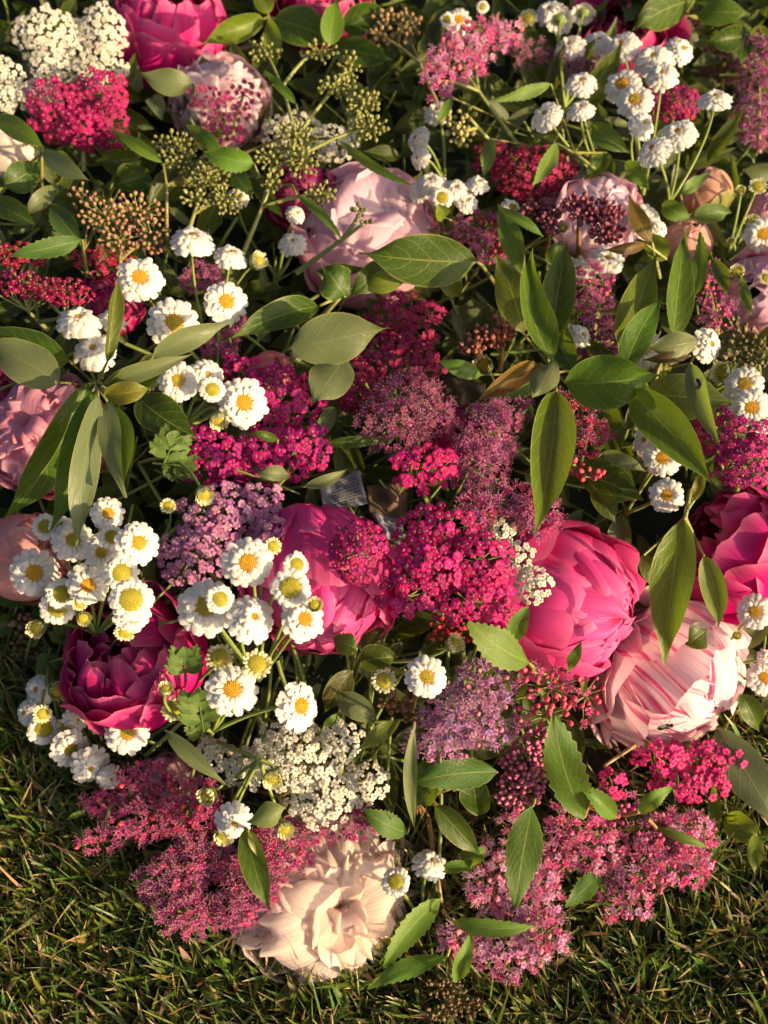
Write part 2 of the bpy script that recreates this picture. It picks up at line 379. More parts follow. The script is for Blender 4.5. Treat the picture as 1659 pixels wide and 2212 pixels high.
def shoot(name, label, root, joint, leaves, cat='leafy shoot', group='leafy shoots tucked between the flowers', stemcol=(.20, .20, .06), r=.0011):
    e = thing(name, label, cat, pt(*root), group); mb = MB()
    mb.tube(bez(pt(*root), (pt(*root) + pt(*joint)) / 2 + frame(*joint[:2])[2] * .004, pt(*joint), 5), r * 1.3, r)
    for L in leaves:
        o = dict(L[3]) if len(L) > 3 else {}
        jj = o.pop('j', joint)
        if jj is not joint: mb.tube(bez(pt(*joint), pt((joint[0] + jj[0]) / 2, (joint[1] + jj[1]) / 2, -.07), pt(*jj), 8), r, r * .8)
        leaf_obj(e, L[0], L[1], L[2], **o)
        far = math.hypot(jj[0] - L[0][0], jj[1] - L[0][1]) > 70
        mb.tube(bez(pt(*jj), pt((jj[0] + L[0][0]) / 2, (jj[1] + L[0][1]) / 2, -.06) if far else (pt(*jj) + pt(*L[0])) / 2, pt(*L[0]), 6 if far else 3), r * .9, r * .6)
    stem_obj(e, mb, stemcol); return e

# ------------------------------------------------------------------ peonies
def petal_mb(phi, hw, th0, th1, r, flare=0.0, ruffle=0.0, tipin=0.0, seed=0.0, zs=1.0, nu=16, nv=18, notch=0.0, crease=.03):
    P = []; UV = []
    for i in range(nu + 1):
        t = i / nu
        for j in range(nv + 1):
            s = j / nv * 2 - 1
            edge = .08 * s * s + .20 * s ** 4 + .04 * noise.noise((s * 2, seed, 1)) + .018 * noise.noise((s * 8, seed, 5)) + notch * math.exp(-(s / .16) ** 2)
            th = th0 + (th1 - th0) * t * (1 - edge)
            w = hw * (.30 + .70 * math.sin(math.pi / 2 * min(1, t / .62)))
            ph = phi + s * w / max(math.sin(th), .38)
            e3 = t * t
            rr = r * (1 + flare * max(0, t - .45) ** 2 * 3.3 - tipin * max(0, t - .7) ** 2 * 4)
            rr += r * ruffle * e3 * (math.sin(s * 8.5 + seed * 7) * .55 + noise.noise((s * 2.6, t * 2.2, seed)) * 1.4)
            rr += r * crease * noise.noise((s * 1.8 + 9, t * 2.2, seed * 3)) * (1 + t) + r * .03 * s * s * t
            rr += r * .013 * noise.noise((s * 7, t * 2.5, seed + 4)) + r * .007 * noise.noise((s * 16, t * 3, seed + 8)) * t
            rim = max(0, t - .80) / .20; rr += r * rim * rim * (.035 + .07 * noise.noise((s * 3.2, seed, 6)) + .03 * noise.noise((s * 8, seed, 3)))
            P.append((rr * math.sin(th) * math.cos(ph), rr * math.sin(th) * math.sin(ph), -rr * math.cos(th) * zs)); UV.append((t, j / nv))
    mb = MB(); mb.grid(P, UV, nu, nv); return mb
def scale_mb(phi, hw, al, r, ru, ln, seed, zs):
    P = []; UV = []; nu, nv = 11, 12; tw = random.uniform(-.42, .42); tl = random.uniform(-.20, .20)
    for i in range(nu + 1):
        t = i / nu
        for j in range(nv + 1):
            s = j / nv * 2 - 1
            edge = .06 * s * s + .22 * s ** 4 + .09 * noise.noise((s * 3, seed, 1)) + .05 * noise.noise((s * 8, seed, 5)) + .10 * math.exp(-(s / .2) ** 2) * (noise.noise((seed, 2, 2)) + .3)
            tt = t * (1 - edge)
            th = max(.02, al - .25 + tt * (ln + .25) + tw * s * t * hw * 2); rr = r * (.52 + .48 * math.sin(math.pi / 2 * min(1, tt * 1.25))) - r * .10 * max(0, tt - .75)
            rr += r * ru * (t * t * noise.noise((s * 1.3, t * 1.4, seed)) * .55 + t ** 4 * (.35 * math.sin(s * 8 + seed) + .6 * noise.noise((s * 4, seed, 7)))) - r * .10 * s * s * t + r * tl * s * t * hw * 3
            w = hw * (.35 + .65 * math.sin(math.pi / 2 * min(1, t / .7)))
            d = Vector((math.sin(th), 0, math.cos(th))) * rr; d.y = s * w * (.75 + .25 * rr); d.x -= .22 * s * s * w
            P.append((d.x * math.cos(phi) - d.y * math.sin(phi), d.x * math.sin(phi) + d.y * math.cos(phi), d.z * zs)); UV.append((t, j / nv))
    mb = MB(); mb.grid(P, UV, nu, nv); return mb
def layers(kind):
    rn = random.uniform; out = []
    def ring(n, hw, th1, r, fl, ru, ti=0, th0=.35, off=None, notch=0.0, jit=.12):
        o = rn(0, 6.28) if off is None else off
        for i in range(n):
            out.append((o + 6.283 * i / n + rn(-.12, .12), hw * rn(.88, 1.12), th0, th1 * rn(1 - jit, 1 + jit * .6), r * rn(.965, 1.035), fl * rn(.6, 1.4), ru * rn(.6, 1.4), ti, notch * rn(0, 1)))
    def scales(n, r, a0, a1, hw, ru):                       # inner petals: tips bent outwards over the dome, like a rosette
        for i in range(n):
            q = (n - 1 - i) / max(1, n - 1); al = a0 + (a1 - a0) * math.sqrt(q)
            out.append(('s', i * 2.39996 + rn(-.2, .2), hw * rn(.6, 1.4), al, r * rn(.90, 1.06), ru * rn(.5, 1.6), rn(.28, .70)))
    if kind == 'globe':
        ring(4, .85, 1.9, 1.02, .06, .05, .1, notch=.06); ring(5, .85, 2.2, .975, .04, .05, .2, notch=.08); ring(5, .8, 2.5, .925, .02, .06, .3, notch=.08); ring(6, .7, 2.8, .87, 0, .07, .3); ring(6, .6, 3.0, .82, 0, .08, .1); ring(6, .5, 3.1, .77, 0, .08)
    elif kind == 'half':
        ring(5, .80, 1.55, 1.05, .30, .08, notch=.2); ring(6, .62, 1.9, 1.02, .22, .08, notch=.22); ring(6, .62, 2.2, .98, .14, .07, .1, notch=.2); ring(6, .8, 2.55, .91, 0, .06, .2, notch=.1); ring(6, .7, 2.9, .86, 0, .06, .1); ring(6, .55, 3.1, .8, 0, .05)
    elif kind == 'bud':
        ring(3, 1.25, 2.45, 1.0, 0, .01, .1); ring(4, 1.1, 2.75, .97, 0, .015, .1); ring(4, 1.0, 3.0, .94, 0, .02); ring(5, .6, 3.12, .9, 0, .03)
    elif kind == 'cup':
        ring(4, 1.15, 1.95, 1.03, .28, .06, notch=.06); ring(4, 1.1, 2.15, .96, .16, .07, notch=.06); ring(5, .95, 2.4, .88, .05, .08); ring(5, .8, 2.65, .78, .0, .10); ring(6, .55, 2.9, .66, .0, .14); ring(5, .5, 3.0, .52, 0, .14)
    elif kind == 'loose':
        ring(5, .95, 2.0, 1.02, .05, .06, .05, notch=.07, jit=.14); ring(5, .9, 2.25, .96, .02, .06, .12, notch=.08); ring(5, .85, 2.45, .90, .0, .08, .15, notch=.06); ring(6, .65, 2.65, .80, .0, .11); ring(6, .5, 2.8, .66, 0, .15); ring(6, .4, 2.9, .5, 0, .16)
    elif kind == 'rose':
        ring(5, 1.0, 2.0, 1.02, .12, .04, .1, notch=.06); ring(6, .85, 2.2, .97, .05, .05, .1)
        scales(34, .95, .12, 1.1, .42, .14); scales(12, .88, .0, .6, .34, .18)
    elif kind == 'double':
        ring(6, .80, 1.72, 1.04, .12, .04, notch=.08); ring(7, .66, 1.95, 1.0, .10, .06, notch=.1)
        scales(84, .99, .08, 1.6, .34, .22); scales(34, .93, .0, .8, .27, .26)
    return out
def peony(label, u, v, rad, kind, ax, colors, lift=None, zs=1.0, squash=None, material=None, group='peonies in the heap', spin=None, sepals=0, stem=True):
    """rad in layout units; colors: outer to inner"""
    k = mpp(u, v); r = rad * k
    lf = -.45 * r if lift is None else lift; c = pt(u, v, lf); a = axis(u, v, *ax)
    M3 = rot_to(a, random.uniform(0, 6) if spin is None else spin)
    base = c - a * r * zs
    e = thing('peony', label, 'peony', base, group); L = layers(kind); nn = len(L)
    for i, lay in enumerate(L):
        f = i / (nn - 1); q = f * (len(colors) - 1); a0 = int(min(q, len(colors) - 2)) if len(colors) > 1 else 0
        cc = colors[0] if len(colors) == 1 else tuple(colors[a0][x] + (colors[a0 + 1][x] - colors[a0][x]) * (q - a0) for x in range(3))
        if lay[0] == 's': mb = scale_mb(*lay[1:], random.uniform(0, 90), zs)
        else:
            phi, hw, th0, th1, rr, fl, ru, ti, no = lay
            mb = petal_mb(phi, hw, th0, th1, rr, fl, ru, ti, random.uniform(0, 90), zs, notch=no, crease={'globe': .075, 'half': .085, 'cup': .07, 'loose': .07}.get(kind, .03))
        put('petal', mb.mesh('petal', [material or (M_PALE if min(cc) > .4 else M_PETAL)]), e, vary(cc, .10 if kind in ('globe', 'loose', 'cup') else .14 if kind == 'bud' else .05), place(e, c, M3, r))
    if sepals:
        for i in range(sepals):
            mb = petal_mb(i * 6.283 / sepals, .66, .2, 1.45 + .45 * (i % 2), 1.035, 0, .02, 0, i * 3.1, zs, nu=8, nv=6)
            put('sepal', mb.mesh('sepal', [M_PETAL]), e, vary((.20, .22, .06), .2), place(e, c, M3, r))
    if stem:
        mb = MB(); p0 = base + a * r * .1; mb.tube([p0, base - a * .01, base - a * .02 - Vector((0, 0, .02))], .0024, .0022, 7)
        put('stem', mb.mesh('stem', [M_STEM], base), e, (.15, .20, .05))
    return e

# ------------------------------------------------------------------ small flowers: prototypes of unit size, +Z towards the viewer of the face
def ray_petal(mb, phi, r0, r1, wd, z0, z1, lift, mat=0, cup=.05, droop=.1):
    P = []; UV = []; nu, nv = 4, 4; ca, sa = math.cos(phi), math.sin(phi); sd = random.uniform(0, 50)
    for i in range(nu + 1):
        t = i / nu; w = wd * (.45 + .55 * math.sin(math.pi / 2 * min(1, t / .6))) * (1 if t < .8 else 1 - .28 * (t - .8) / .2)
        for j in range(nv + 1):
            s = j / nv * 2 - 1; tt = t * (1 - .10 * s * s * t) - (.05 if (j == nv // 2 and i == nu) else 0)
            x = r0 + (r1 - r0) * tt; y = s * w; z = z0 + (z1 - z0) * t + lift * math.sin(math.pi * t) - droop * t * t - cup * wd * 2 * (s * s) * (.3 + t) + .05 * wd * math.cos(s * 9)
            P.append((x * ca - y * sa, x * sa + y * ca, z)); UV.append((t, j / nv))
    mb.grid(P, UV, nu, nv, mat)
def disc_mb(r, h, n, s, mats):
    mb = MB(); mb.ball((0, 0, 0), r, mats[1], n=10, m=6, sz=h / r)
    for i in range(n):
        q = math.sqrt((i + .5) / n); an = i * 2.39996; x, y = q * r * .98 * math.cos(an), q * r * .98 * math.sin(an); z = h * math.sqrt(max(0, 1 - q * q * .97)) - (.10 * h if q < .25 else 0)
        up = Vector((x * .7 / r, y * .7 / r, 1)).normalized(); hh = s * random.uniform(1.0, 1.8)
        mb.ball((x + up.x * s * .3, y + up.y * s * .3, z + up.z * s * .3), s, mats[0] if q > .45 + random.uniform(-.12, .12) else mats[1], n=5, m=3, ax=up, sz=hh / s)
    return mb
def make_heads():
    H = {}
    def rings(spec, matl):
        mb = MB()
        for (n, r0, r1, wd, z0, z1, lf, dr) in spec:
            o = random.uniform(0, 6)
            for i in range(n):
                j = random.uniform(-.07, .07)
                ray_petal(mb, o + 6.283 * i / n + j, r0, r1 * random.uniform(.92, 1.04), wd * random.uniform(.9, 1.12), z0 + random.uniform(-.02, .02), z1 + random.uniform(-.09, .09), lf, droop=dr * random.uniform(.5, 1.5))
        return mb.mesh('ray_petals', [matl])
    def cal(r, h, n=9):
        mb = MB(); P = []; U = []
        for i in range(5):
            t = i / 4
            for j in range(n + 1):
                a = 6.283 * j / n; rr = r * math.sin(math.pi / 2 * t) ** .7 * (1 + .03 * (j % 2)); P.append((rr * math.cos(a), rr * math.sin(a), -h * (1 - t))); U.append((t, j / n))
        mb.grid(P, U, 4, n); return mb.mesh('calyx', [M_CALYX])
    for k in range(3):
        H['o', k] = (rings([(15, .30, 1.0, .20, .0, .0, .06, .10), (13, .28, .78, .165, .10, .15, .05, .07), (13, .28, .58, .09, .18, .26, .03, .03)], M_WHITE),
                     disc_mb(.40, .17, 95, .034, (0, 1)).mesh('disc', [M_YEL, M_YEL if k else M_YGR]), cal(.45, .22))
        H['f', k] = (rings([(15, .2, 1.0, .20, .0, -.04, .08, .16), (14, .2, .84, .17, .10, .12, .08, .12), (12, .18, .64, .14, .22, .28, .06, .08), (10, .14, .44, .10, .30, .42, .04, .04)], M_WHITE),
                     disc_mb(.24, .2, 40, .034, (0, 1)).mesh('disc', [M_YEL, M_YEL]), cal(.45, .24))
        H['y', k] = (rings([(17, .42, 1.0, .185, .0, .06, .07, .10), (16, .40, .84, .15, .05, .13, .05, .06), (15, .42, .68, .09, .08, .18, .03, .02)], M_WHITE),
                     disc_mb(.52, .2, 110, .036, (0, 1)).mesh('disc', [M_YGR, M_YGR]), cal(.52, .26))
        H['g', k] = (rings([(17, .5, 1.0, .125, -.06, .12, .05, .02), (15, .48, .80, .09, .0, .18, .03, .0)], M_CREAM),
                     disc_mb(.58, .2, 90, .04, (0, 1)).mesh('disc', [M_YGR, M_YGR]), cal(.62, .5))
        H['b', k] = (rings([(15, .62, .86, .15, -.15, .55, .05, .0), (11, .50, .62, .12, -.05, .5, .02, .0)], M_CREAM),
                     disc_mb(.52, .34, 60, .045, (0, 1)).mesh('disc', [M_YGR, M_YGR]), cal(.78, .85))
    return H
HEADS = make_heads()
def sprig(label, root, heads, mids=None, leaves=(), group='sprigs of double feverfew', stemcol=(.20, .26, .06)):
    """heads: (u, v, diameter, kind, dx, dy[, lift[, dv]])"""
    rp = pt(*root); e = thing('feverfew_sprig', label, 'feverfew sprig', rp, group); mb = MB()
    jp = pt(*mids) if mids else None
    if jp: mb.tube(bez(rp, (rp + jp) / 2, jp, 4), .0014, .0012, 6)
    for i, h in enumerate(heads):
        u, v, d, k, dx, dy = h[:6]; lift = h[6] if len(h) > 6 else .040 + random.uniform(-.004, .004); dv = h[7] if len(h) > 7 else 1.0
        dx += random.uniform(-.12, .12); dy += random.uniform(-.12, .12)
        c = pt(u, v, lift); a = axis(u, v, dx, dy, dv); r = d * .53 * mpp(u, v, lift); M3 = rot_to(a, random.uniform(0, 6)); vi = random.randrange(3); P = HEADS[k, vi]
        fh = put('flower_head', P[0], e, (1, 1, 1), place(e, c, M3, r))
        put('disc', P[1], fh, M=Matrix.Translation((0, 0, .06 if k in 'oyf' else .05)))
        put('calyx', P[2], fh, M=Matrix.Translation((0, 0, -.015)))
        s0 = c - a * r * (.22 if k in 'of' else .5 if k == 'g' else .8)
        tgt = jp or rp; bend = s0 - a * (tgt - s0).length * .45
        mb.tube(bez(s0, bend, tgt, 8), .00075, .0011, 5)
    for L in leaves: lobed_leaf(e, *L)
    stem_obj(e, mb, stemcol); return e
def lobed_leaf(e, base, tip, width, n=3):
    A, B = pt(*base), pt(*tip); V = frame(*base[:2])[2]; T = B - A; S = T.cross(V).normalized(); Lw = width * mpp(*base[:2]); mb = MB()
    for i in range(n):
        t = .25 + .45 * i / max(1, n - 1); q = A + T * t; l = Lw * .5 * (1 - .3 * i / n)
        for sg in (-1, 1):
            E = q + S * sg * l + T * .22 + V * random.uniform(-.002, .002)
            leaf_geo(mb, q, (q + E) / 2 + V * .001, E, l * .62, V, kind='l', fold=.2, nu=7, nv=4)
            for d2 in (-1, 1):
                q2 = q + (E - q) * .45; E2 = q2 + (E - q) * .38 + T.normalized() * d2 * l * .42; leaf_geo(mb, q2, (q2 + E2) / 2 + V * .0006, E2, l * .30, V, kind='l', fold=.2, nu=5, nv=2)
    leaf_geo(mb, A + T * .55, A + T * .8 + V * .001, B, Lw * .42, V, kind='l', fold=.25, nu=8, nv=4); mb.tube([A, A + T * .4, A + T * .8], .0007, .0004, 4)
    put('leaf', mb.mesh('leaf', [M_SERR], A), e, vary((.10, .18, .035), .1), Matrix.Translation(A - e.location))

def yarrow_floret(k):
    mb = MB(); n = 5 + (k == 2)
    for i in range(n):
        ray_petal(mb, 6.283 * i / n + random.uniform(-.1, .1), .16, 1.0 * random.uniform(.9, 1.06), .34 * random.uniform(.9, 1.08), .05, .12 + random.uniform(-.25, .22), .10, 0, cup=-.08, droop=.16)
    for i in range(7):
        a = i * 2.4; q = .07 * math.sqrt(i) * 1.25; mb.ball((q * math.cos(a), q * math.sin(a), .14), .075, 1, n=4, m=3, sz=1.8)
    mb.tube([(0, 0, .05), (0, 0, -.35), (0, 0, -.9)], .26, .14, 5, 2, cap=False)
    return mb
def spirea_floret(k):
    mb = MB(); n = 5
    for i in range(n):
        ray_petal(mb, 6.283 * i / n + random.uniform(-.1, .1), .12, .72 * random.uniform(.9, 1.06), .30, .04, .20 + random.uniform(-.1, .1), .06, 0, cup=-.25, droop=.12)
    mb.ball((0, 0, .06), .13, 1, n=6, m=3)
    for i in range(26):
        a = random.uniform(0, 6.283); q = random.uniform(.3, 1.25); L = random.uniform(1.1, 1.75); h = math.sqrt(max(.1, L * L - q * q))
        p0 = Vector((.12 * math.cos(a), .12 * math.sin(a), .05)); p2 = Vector((q * math.cos(a), q * math.sin(a), h)); p1 = (p0 + p2) / 2 + Vector((.1 * math.cos(a), .1 * math.sin(a), .1))
        mb.tube([p0, p1, p2], .034, .026, 3, 2, cap=False); mb.ball(p2, .07, 3, n=4, m=2)
    mb.tube([(0, 0, .0), (0, 0, -.5)], .2, .08, 5, 4, cap=False)
    return mb
YPROTO = [yarrow_floret(k) for k in range(3)]; SPROTO = [spirea_floret(k) for k in range(4)]
M_YC_W = plain('pale floret centre', (.62, .56, .36), var=.3, scale=3); M_ANTH = plain('anther', (.72, .46, .50), var=.2, scale=3); M_FGREEN = plain('floret stalk', (.20, .24, .08), var=.3, scale=3)
YMESH = {c: [p.mesh('floret', [M_FLORET, M_FCENTRE if c == 'r' else M_YC_W, M_FGREEN]) for p in YPROTO] for c in 'rw'}
SMATS = [M_FLORET, M_FCENTRE, M_STAMEN, M_ANTH, M_FGREEN]
SMESH = [p.mesh('floret', SMATS) for p in SPROTO]

def cluster(kind, label, root, lobes, color, size, solo=True, dome=.55, buds=0.0, budcol=None, group=None, fill=1.0, name=None, cat=None, stemcol=(.22, .24, .08), budsize=None, look=None, centre='r', spread=.8, stalk=True, tips=False):
    """lobes: (u, v, ru, rv, lift); color: one base colour or a list"""
    names = {'yarrow': ('yarrow_head', 'yarrow'), 'spirea': ('spirea_cluster', 'spirea'), 'buds': ('bud_cluster', 'bud cluster')}[kind]
    rp = pt(*root); e = thing(name or names[0], label, cat or names[1], rp, group or {'yarrow': 'yarrow heads', 'spirea': 'spirea clusters', 'buds': 'sprays of shrub buds'}[kind])
    cols = color if isinstance(color, list) else [color]; stems = MB(); joined = MB(); bmb = MB(); nodes = [rp]
    for lb in sorted(lobes, key=lambda q: (pt(q[0], q[1], q[4]) - rp).length):
        u0, v0, ru, rv, lift = lb[:5]; ru, rv = (ru * 1.1, rv * 1.1) if kind != 'buds' else (ru, rv); k = mpp(u0, v0, lift); Rr, U, V = frame(u0, v0)
        if look: V2 = axis(u0, v0, *look)
        C = pt(u0, v0, lift); hgt = dome * min(ru, rv) * k; sub = C - V * (hgt + .006) * 1.0
        if look: sub = C - V2 * (hgt + .012)
        best = min(nodes, key=lambda q: (q - sub).length + (q - rp).length * .55)
        tr = bez(best, best + (sub - best) * .5 + V * .002 + (best - rp) * .10, sub, 6); stems.tube(tr, .0017 if best is rp else .0013, .0009, 6); nodes += [tr[3], tr[4]]
        sp = size * (.80 if kind != 'spirea' else .72) / math.sqrt(fill); ny = int(rv / (sp * .87)) + 1; nx = int(ru / sp) + 1; cnt = 0
        rot = random.uniform(0, 1.5)
        for iy in range(-ny * 2, ny * 2 + 1):
            for ix in range(-nx * 2, nx * 2 + 1):
                x = (ix + .5 * (iy % 2)) * sp + random.uniform(-.32, .32) * sp; y = iy * sp * .87 + random.uniform(-.32, .32) * sp
                q = (x / ru) ** 2 + (y / rv) ** 2
                lim = 1.0 + .35 * noise.noise((math.atan2(y, x) * 1.5 + u0, v0 * .01, .3))
                if q > lim: continue
                dz = hgt * (1 - q) + random.uniform(-.35, .25) * size * k * (1.2 if kind != 'yarrow' else 1.1)
                nrm = (V + (Rr * x / ru + U * -y / rv) * spread + Vector((random.uniform(-.25, .25), random.uniform(-.25, .25), random.uniform(-.1, .3)))).normalized()
                if look: nrm = (nrm + V2 * 1.2).normalized()
                p = C + Rr * (x * k) + U * (-y * k) + V * (dz - hgt)
                cnt += 1
                if kind == 'buds' or random.random() < buds:
                    bs = (budsize or size * (1 if kind == 'buds' else .62)) * .5 * k * random.uniform(.7, 1.15); bmb.ball(p, bs, 0, ax=nrm, n=6, m=4, sz=1.15)
                    if kind == 'buds': bmb.ball(p + nrm * bs * .9, bs * .45, 1, n=5, m=3)
                    if stalk: stems.tube(bez(p - nrm * bs * .8, p - nrm * bs * 3.5, p + (sub - p) * .85, 4), bs * .24, bs * .36, 4, cap=False)
                    continue
                s = size * .5 * k * random.uniform(.82, 1.12); M3 = rot_to(nrm, random.uniform(0, 6))
                vi = random.randrange(3 if kind == 'yarrow' else 4); c = vary(random.choice(cols), .24 if max(cols[0]) - min(cols[0]) > .2 else .10)
                if solo: put('floret', (YMESH[centre] if kind == 'yarrow' else SMESH)[vi], e, c, place(e, p, M3, s))
                else: joined.add((YPROTO if kind == 'yarrow' else SPROTO)[vi], place(e, p, M3, s))
                if stalk and cnt % 3 == 0: stems.tube([p - nrm * s * .6, p - nrm * s * 2.5 + (sub - p) * .2, sub], .0003, .0006, 4, cap=False)
    if joined.f:
        mt = [M_FLORET, M_FCENTRE if centre == 'r' else M_YC_W, M_FGREEN] if kind == 'yarrow' else SMATS
        put('florets', joined.mesh('florets', mt), e, cols[0], kind='stuff')
    if bmb.f: put('buds', bmb.mesh('buds', [M_BUD, M_TIP if tips else M_BUD], rp), e, budcol or cols[0], kind='stuff')
    stem_obj(e, stems, stemcol); return e

# ------------------------------------------------------------------ the flowers themselves
DEEP = (.42, .003, .12); MAG = (.54, .004, .17); HOT = (.70, .010, .23); PINK = (.78, .060, .32); PINK2 = (.80, .11, .38); LPINK = (.84, .46, .62); BLUSH = (.90, .68, .72); PALE = (.90, .74, .82); PEACH = (.92, .78, .74); TAN = (.62, .34, .22)
peony('hot pink cup-shaped peony beside white yarrow, its wide petals open upwards', 372, 82, 126, 'loose', (.1, .95, .42), [HOT, HOT, MAG], zs=1.05)
peony('blush ruffled peony half covered by fuzzy pink spirea and green buds', 478, 228, 92, 'double', (-.1, .35, .9), [BLUSH, PALE, BLUSH])
peony('large pale pink ruffled peony behind the big dark dogwood leaf', 795, 520, 150, 'rose', (.12, .55, .8), [LPINK, PALE, (.86, .58, .70), PALE], zs=.95)
peony('pale pink rounded peony behind the maroon bud clusters', 1285, 475, 100, 'globe', (.2, .4, .85), [LPINK, PALE, PALE])
peony('unopened tan and green peony bud with brownish petals', 1526, 418, 55, 'bud', (-.2, .8, .5), [TAN, (.72, .44, .28)], sepals=3)
peony('round peach peony bud just above the dogwood leaf tips', 1482, 528, 56, 'bud', (.2, .85, .5), [(.76, .40, .30), (.80, .46, .38)], sepals=3)
peony('light pink peony cut by the frame beside olive bud spray', 1650, 640, 98, 'globe', (-.3, .3, .9), [LPINK, LPINK, PALE])
peony('soft peach peony bud peeking out beside the crimson yarrow', 18, 322, 66, 'bud', (.5, .3, .8), [PEACH, PEACH])
peony('dusky pink ruffled peony under the drooping dogwood leaves', 105, 945, 122, 'double', (-.45, .3, .8), [(.80, .32, .42), LPINK, (.80, .30, .42)])
peony('peach and pink peony bud beside the feverfew cluster above the grass', 50, 1205, 90, 'bud', (.35, .3, .8), [(.86, .36, .36), (.86, .44, .42)], sepals=3, lift=.040)
peony('deep magenta open peony with a dark hollow above the lawn', 288, 1425, 154, 'loose', (-.48, .40, .75), [HOT, MAG, MAG], zs=.85, lift=.0)
peony('pink globe peony below the printed paper, daisies in front', 692, 1258, 164, 'globe', (-.05, -.75, .6), [PINK, PINK, PINK2], zs=1.08)
peony('large pink globe peony between white yarrow and striped peony', 1215, 1300, 165, 'globe', (.75, -.2, .55), [PINK, PINK, PINK2], zs=1.15)
peony('white-pink peony streaked with crimson, a fly sitting on it', 1450, 1462, 168, 'half', (.75, -.62, .4), [(.86, .60, .68), (.88, .68, .74), PALE], zs=.9, material=M_STRIPE)
peony('bright magenta peony cut by the frame above the striped one', 1592, 1190, 136, 'loose', (-.6, .5, .6), [MAG, HOT, MAG], zs=1.05)
peony('creamy peach ruffled peony resting on the lawn at the very front', 712, 1938, 166, 'double', (.25, -.25, .9), [PEACH, (.93, .82, .78), (.92, .72, .62)], zs=.8, lift=.006)
peony('shaded purple-magenta peony behind the green bud spray', 660, 440, 82, 'globe', (0, .3, .9), [(.42, .005, .14), (.42, .005, .14)])
peony('magenta petals of a peony cut by the frame under dogwood leaf', 0, 845, 58, 'cup', (.4, .2, .8), [MAG, DEEP])
peony('magenta peony hidden behind the white feverfew blooms', 1345, 95, 92, 'cup', (.1, .5, .8), [MAG, DEEP])
peony('magenta peony at the top behind bright green leaves', 690, 15, 90, 'cup', (.1, .6, .7), [MAG, DEEP])
peony('small pink peony bud under a feverfew bud in the middle', 588, 808, 50, 'bud', (.2, .5, .8), [(.82, .26, .26), (.84, .30, .30)])
peony('blush peony almost hidden behind crimson spirea near the grass', 365, 1690, 62, 'globe', (-.2, .2, .9), [LPINK, BLUSH])
peony('blush peony bud half hidden behind crimson and white yarrow', 92, 215, 46, 'bud', (.1, .6, .7), [PEACH, LPINK])
peony('dark crimson peony deep in shade between the fuzzy spireas', 985, 945, 70, 'globe', (.1, .2, .9), [DEEP, DEEP])
peony('pink peony bud at the frame edge behind tiny feverfew buds', 1655, 460, 42, 'bud', (0, .5, .8), [LPINK, LPINK])
peony('crimson peony deep behind the leftmost crimson yarrow', 245, 655, 66, 'globe', (0, .3, .9), [DEEP, DEEP])

W = (.70, .67, .58); CRIM = (.36, .004, .10); CRIM2 = (.44, .006, .13); MAGY = (.40, .005, .17); HOTY = (.60, .008, .19); MAUVE = (.44, .14, .36); MAUVE2 = (.54, .22, .42)
cluster('yarrow', 'large white yarrow head left of the hot pink peony', (120, 220, -.02), [(110, 85, 72, 58, .03), (118, 145, 50, 36, .025)], W, 16, centre='w')
cluster('yarrow', 'white yarrow head touching the hot pink peony petals', (220, 230, -.02), [(222, 68, 46, 50, .04), (220, 150, 52, 38, .035)], W, 16, centre='w')
cluster('yarrow', 'white yarrow head cut by the frame above a peach bud', (20, 280, -.02), [(12, 165, 40, 36, .03), (15, 212, 34, 34, .028)], W, 16, centre='w')
cluster('yarrow', 'deep crimson yarrow with three lobes below the white yarrow', (180, 370, -.02), [(130, 240, 62, 60, .035), (222, 200, 50, 48, .045), (235, 268, 42, 52, .035), (180, 275, 50, 45, .03)], [CRIM, CRIM2], 19)
cluster('yarrow', 'white yarrow partly hidden behind the tall green bud spray', (680, 380, -.03), [(640, 290, 70, 42, .0), (720, 310, 48, 40, .0)], W, 16, centre='w')
cluster('yarrow', 'dark crimson flat yarrow head above white feverfew blooms', (110, 720, -.02), [(60, 615, 72, 26, .03), (140, 630, 58, 26, .032)], (.36, .008, .08), 18, look=(0, 1.2, .3), dome=.4)
cluster('yarrow', 'dusky crimson yarrow head behind the pink-tipped buds', (190, 640, -.02), [(40, 550, 52, 24, .015), (215, 558, 62, 26, .015)], (.36, .02, .06), 18, look=(0, 1, .4), solo=False)
cluster('yarrow', 'crimson yarrow behind the serrated leaf below pale spirea stems', (1150, 450, -.02), [(1150, 375, 82, 52, .01), (1060, 340, 40, 36, .005)], [(.34, .006, .06), CRIM], 18)
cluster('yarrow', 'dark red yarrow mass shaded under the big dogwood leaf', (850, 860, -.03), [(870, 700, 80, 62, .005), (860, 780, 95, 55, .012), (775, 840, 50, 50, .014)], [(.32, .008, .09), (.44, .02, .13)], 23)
cluster('yarrow', 'magenta yarrow beside the yellow-eyed feverfew, three lobes wide', (560, 1060, -.02), [(600, 870, 92, 72, .022), (455, 985, 85, 58, .022), (560, 985, 62, 60, .02), (650, 970, 72, 62, .026), (520, 800, 45, 36, .02)], [MAGY, (.48, .008, .18)], 28)
cluster('yarrow', 'small hot pink yarrow head on a pale stem below fuzzy spirea', (930, 1100, -.01), [(915, 1010, 72, 46, .04)], [HOTY, (.74, .016, .20)], 25, look=(.1, .3, .6))
cluster('yarrow', 'round crimson yarrow ball in front of the pink globe peony', (850, 1240, -.01), [(775, 1190, 60, 66, .045)], [CRIM, MAGY], 22, dome=.8)
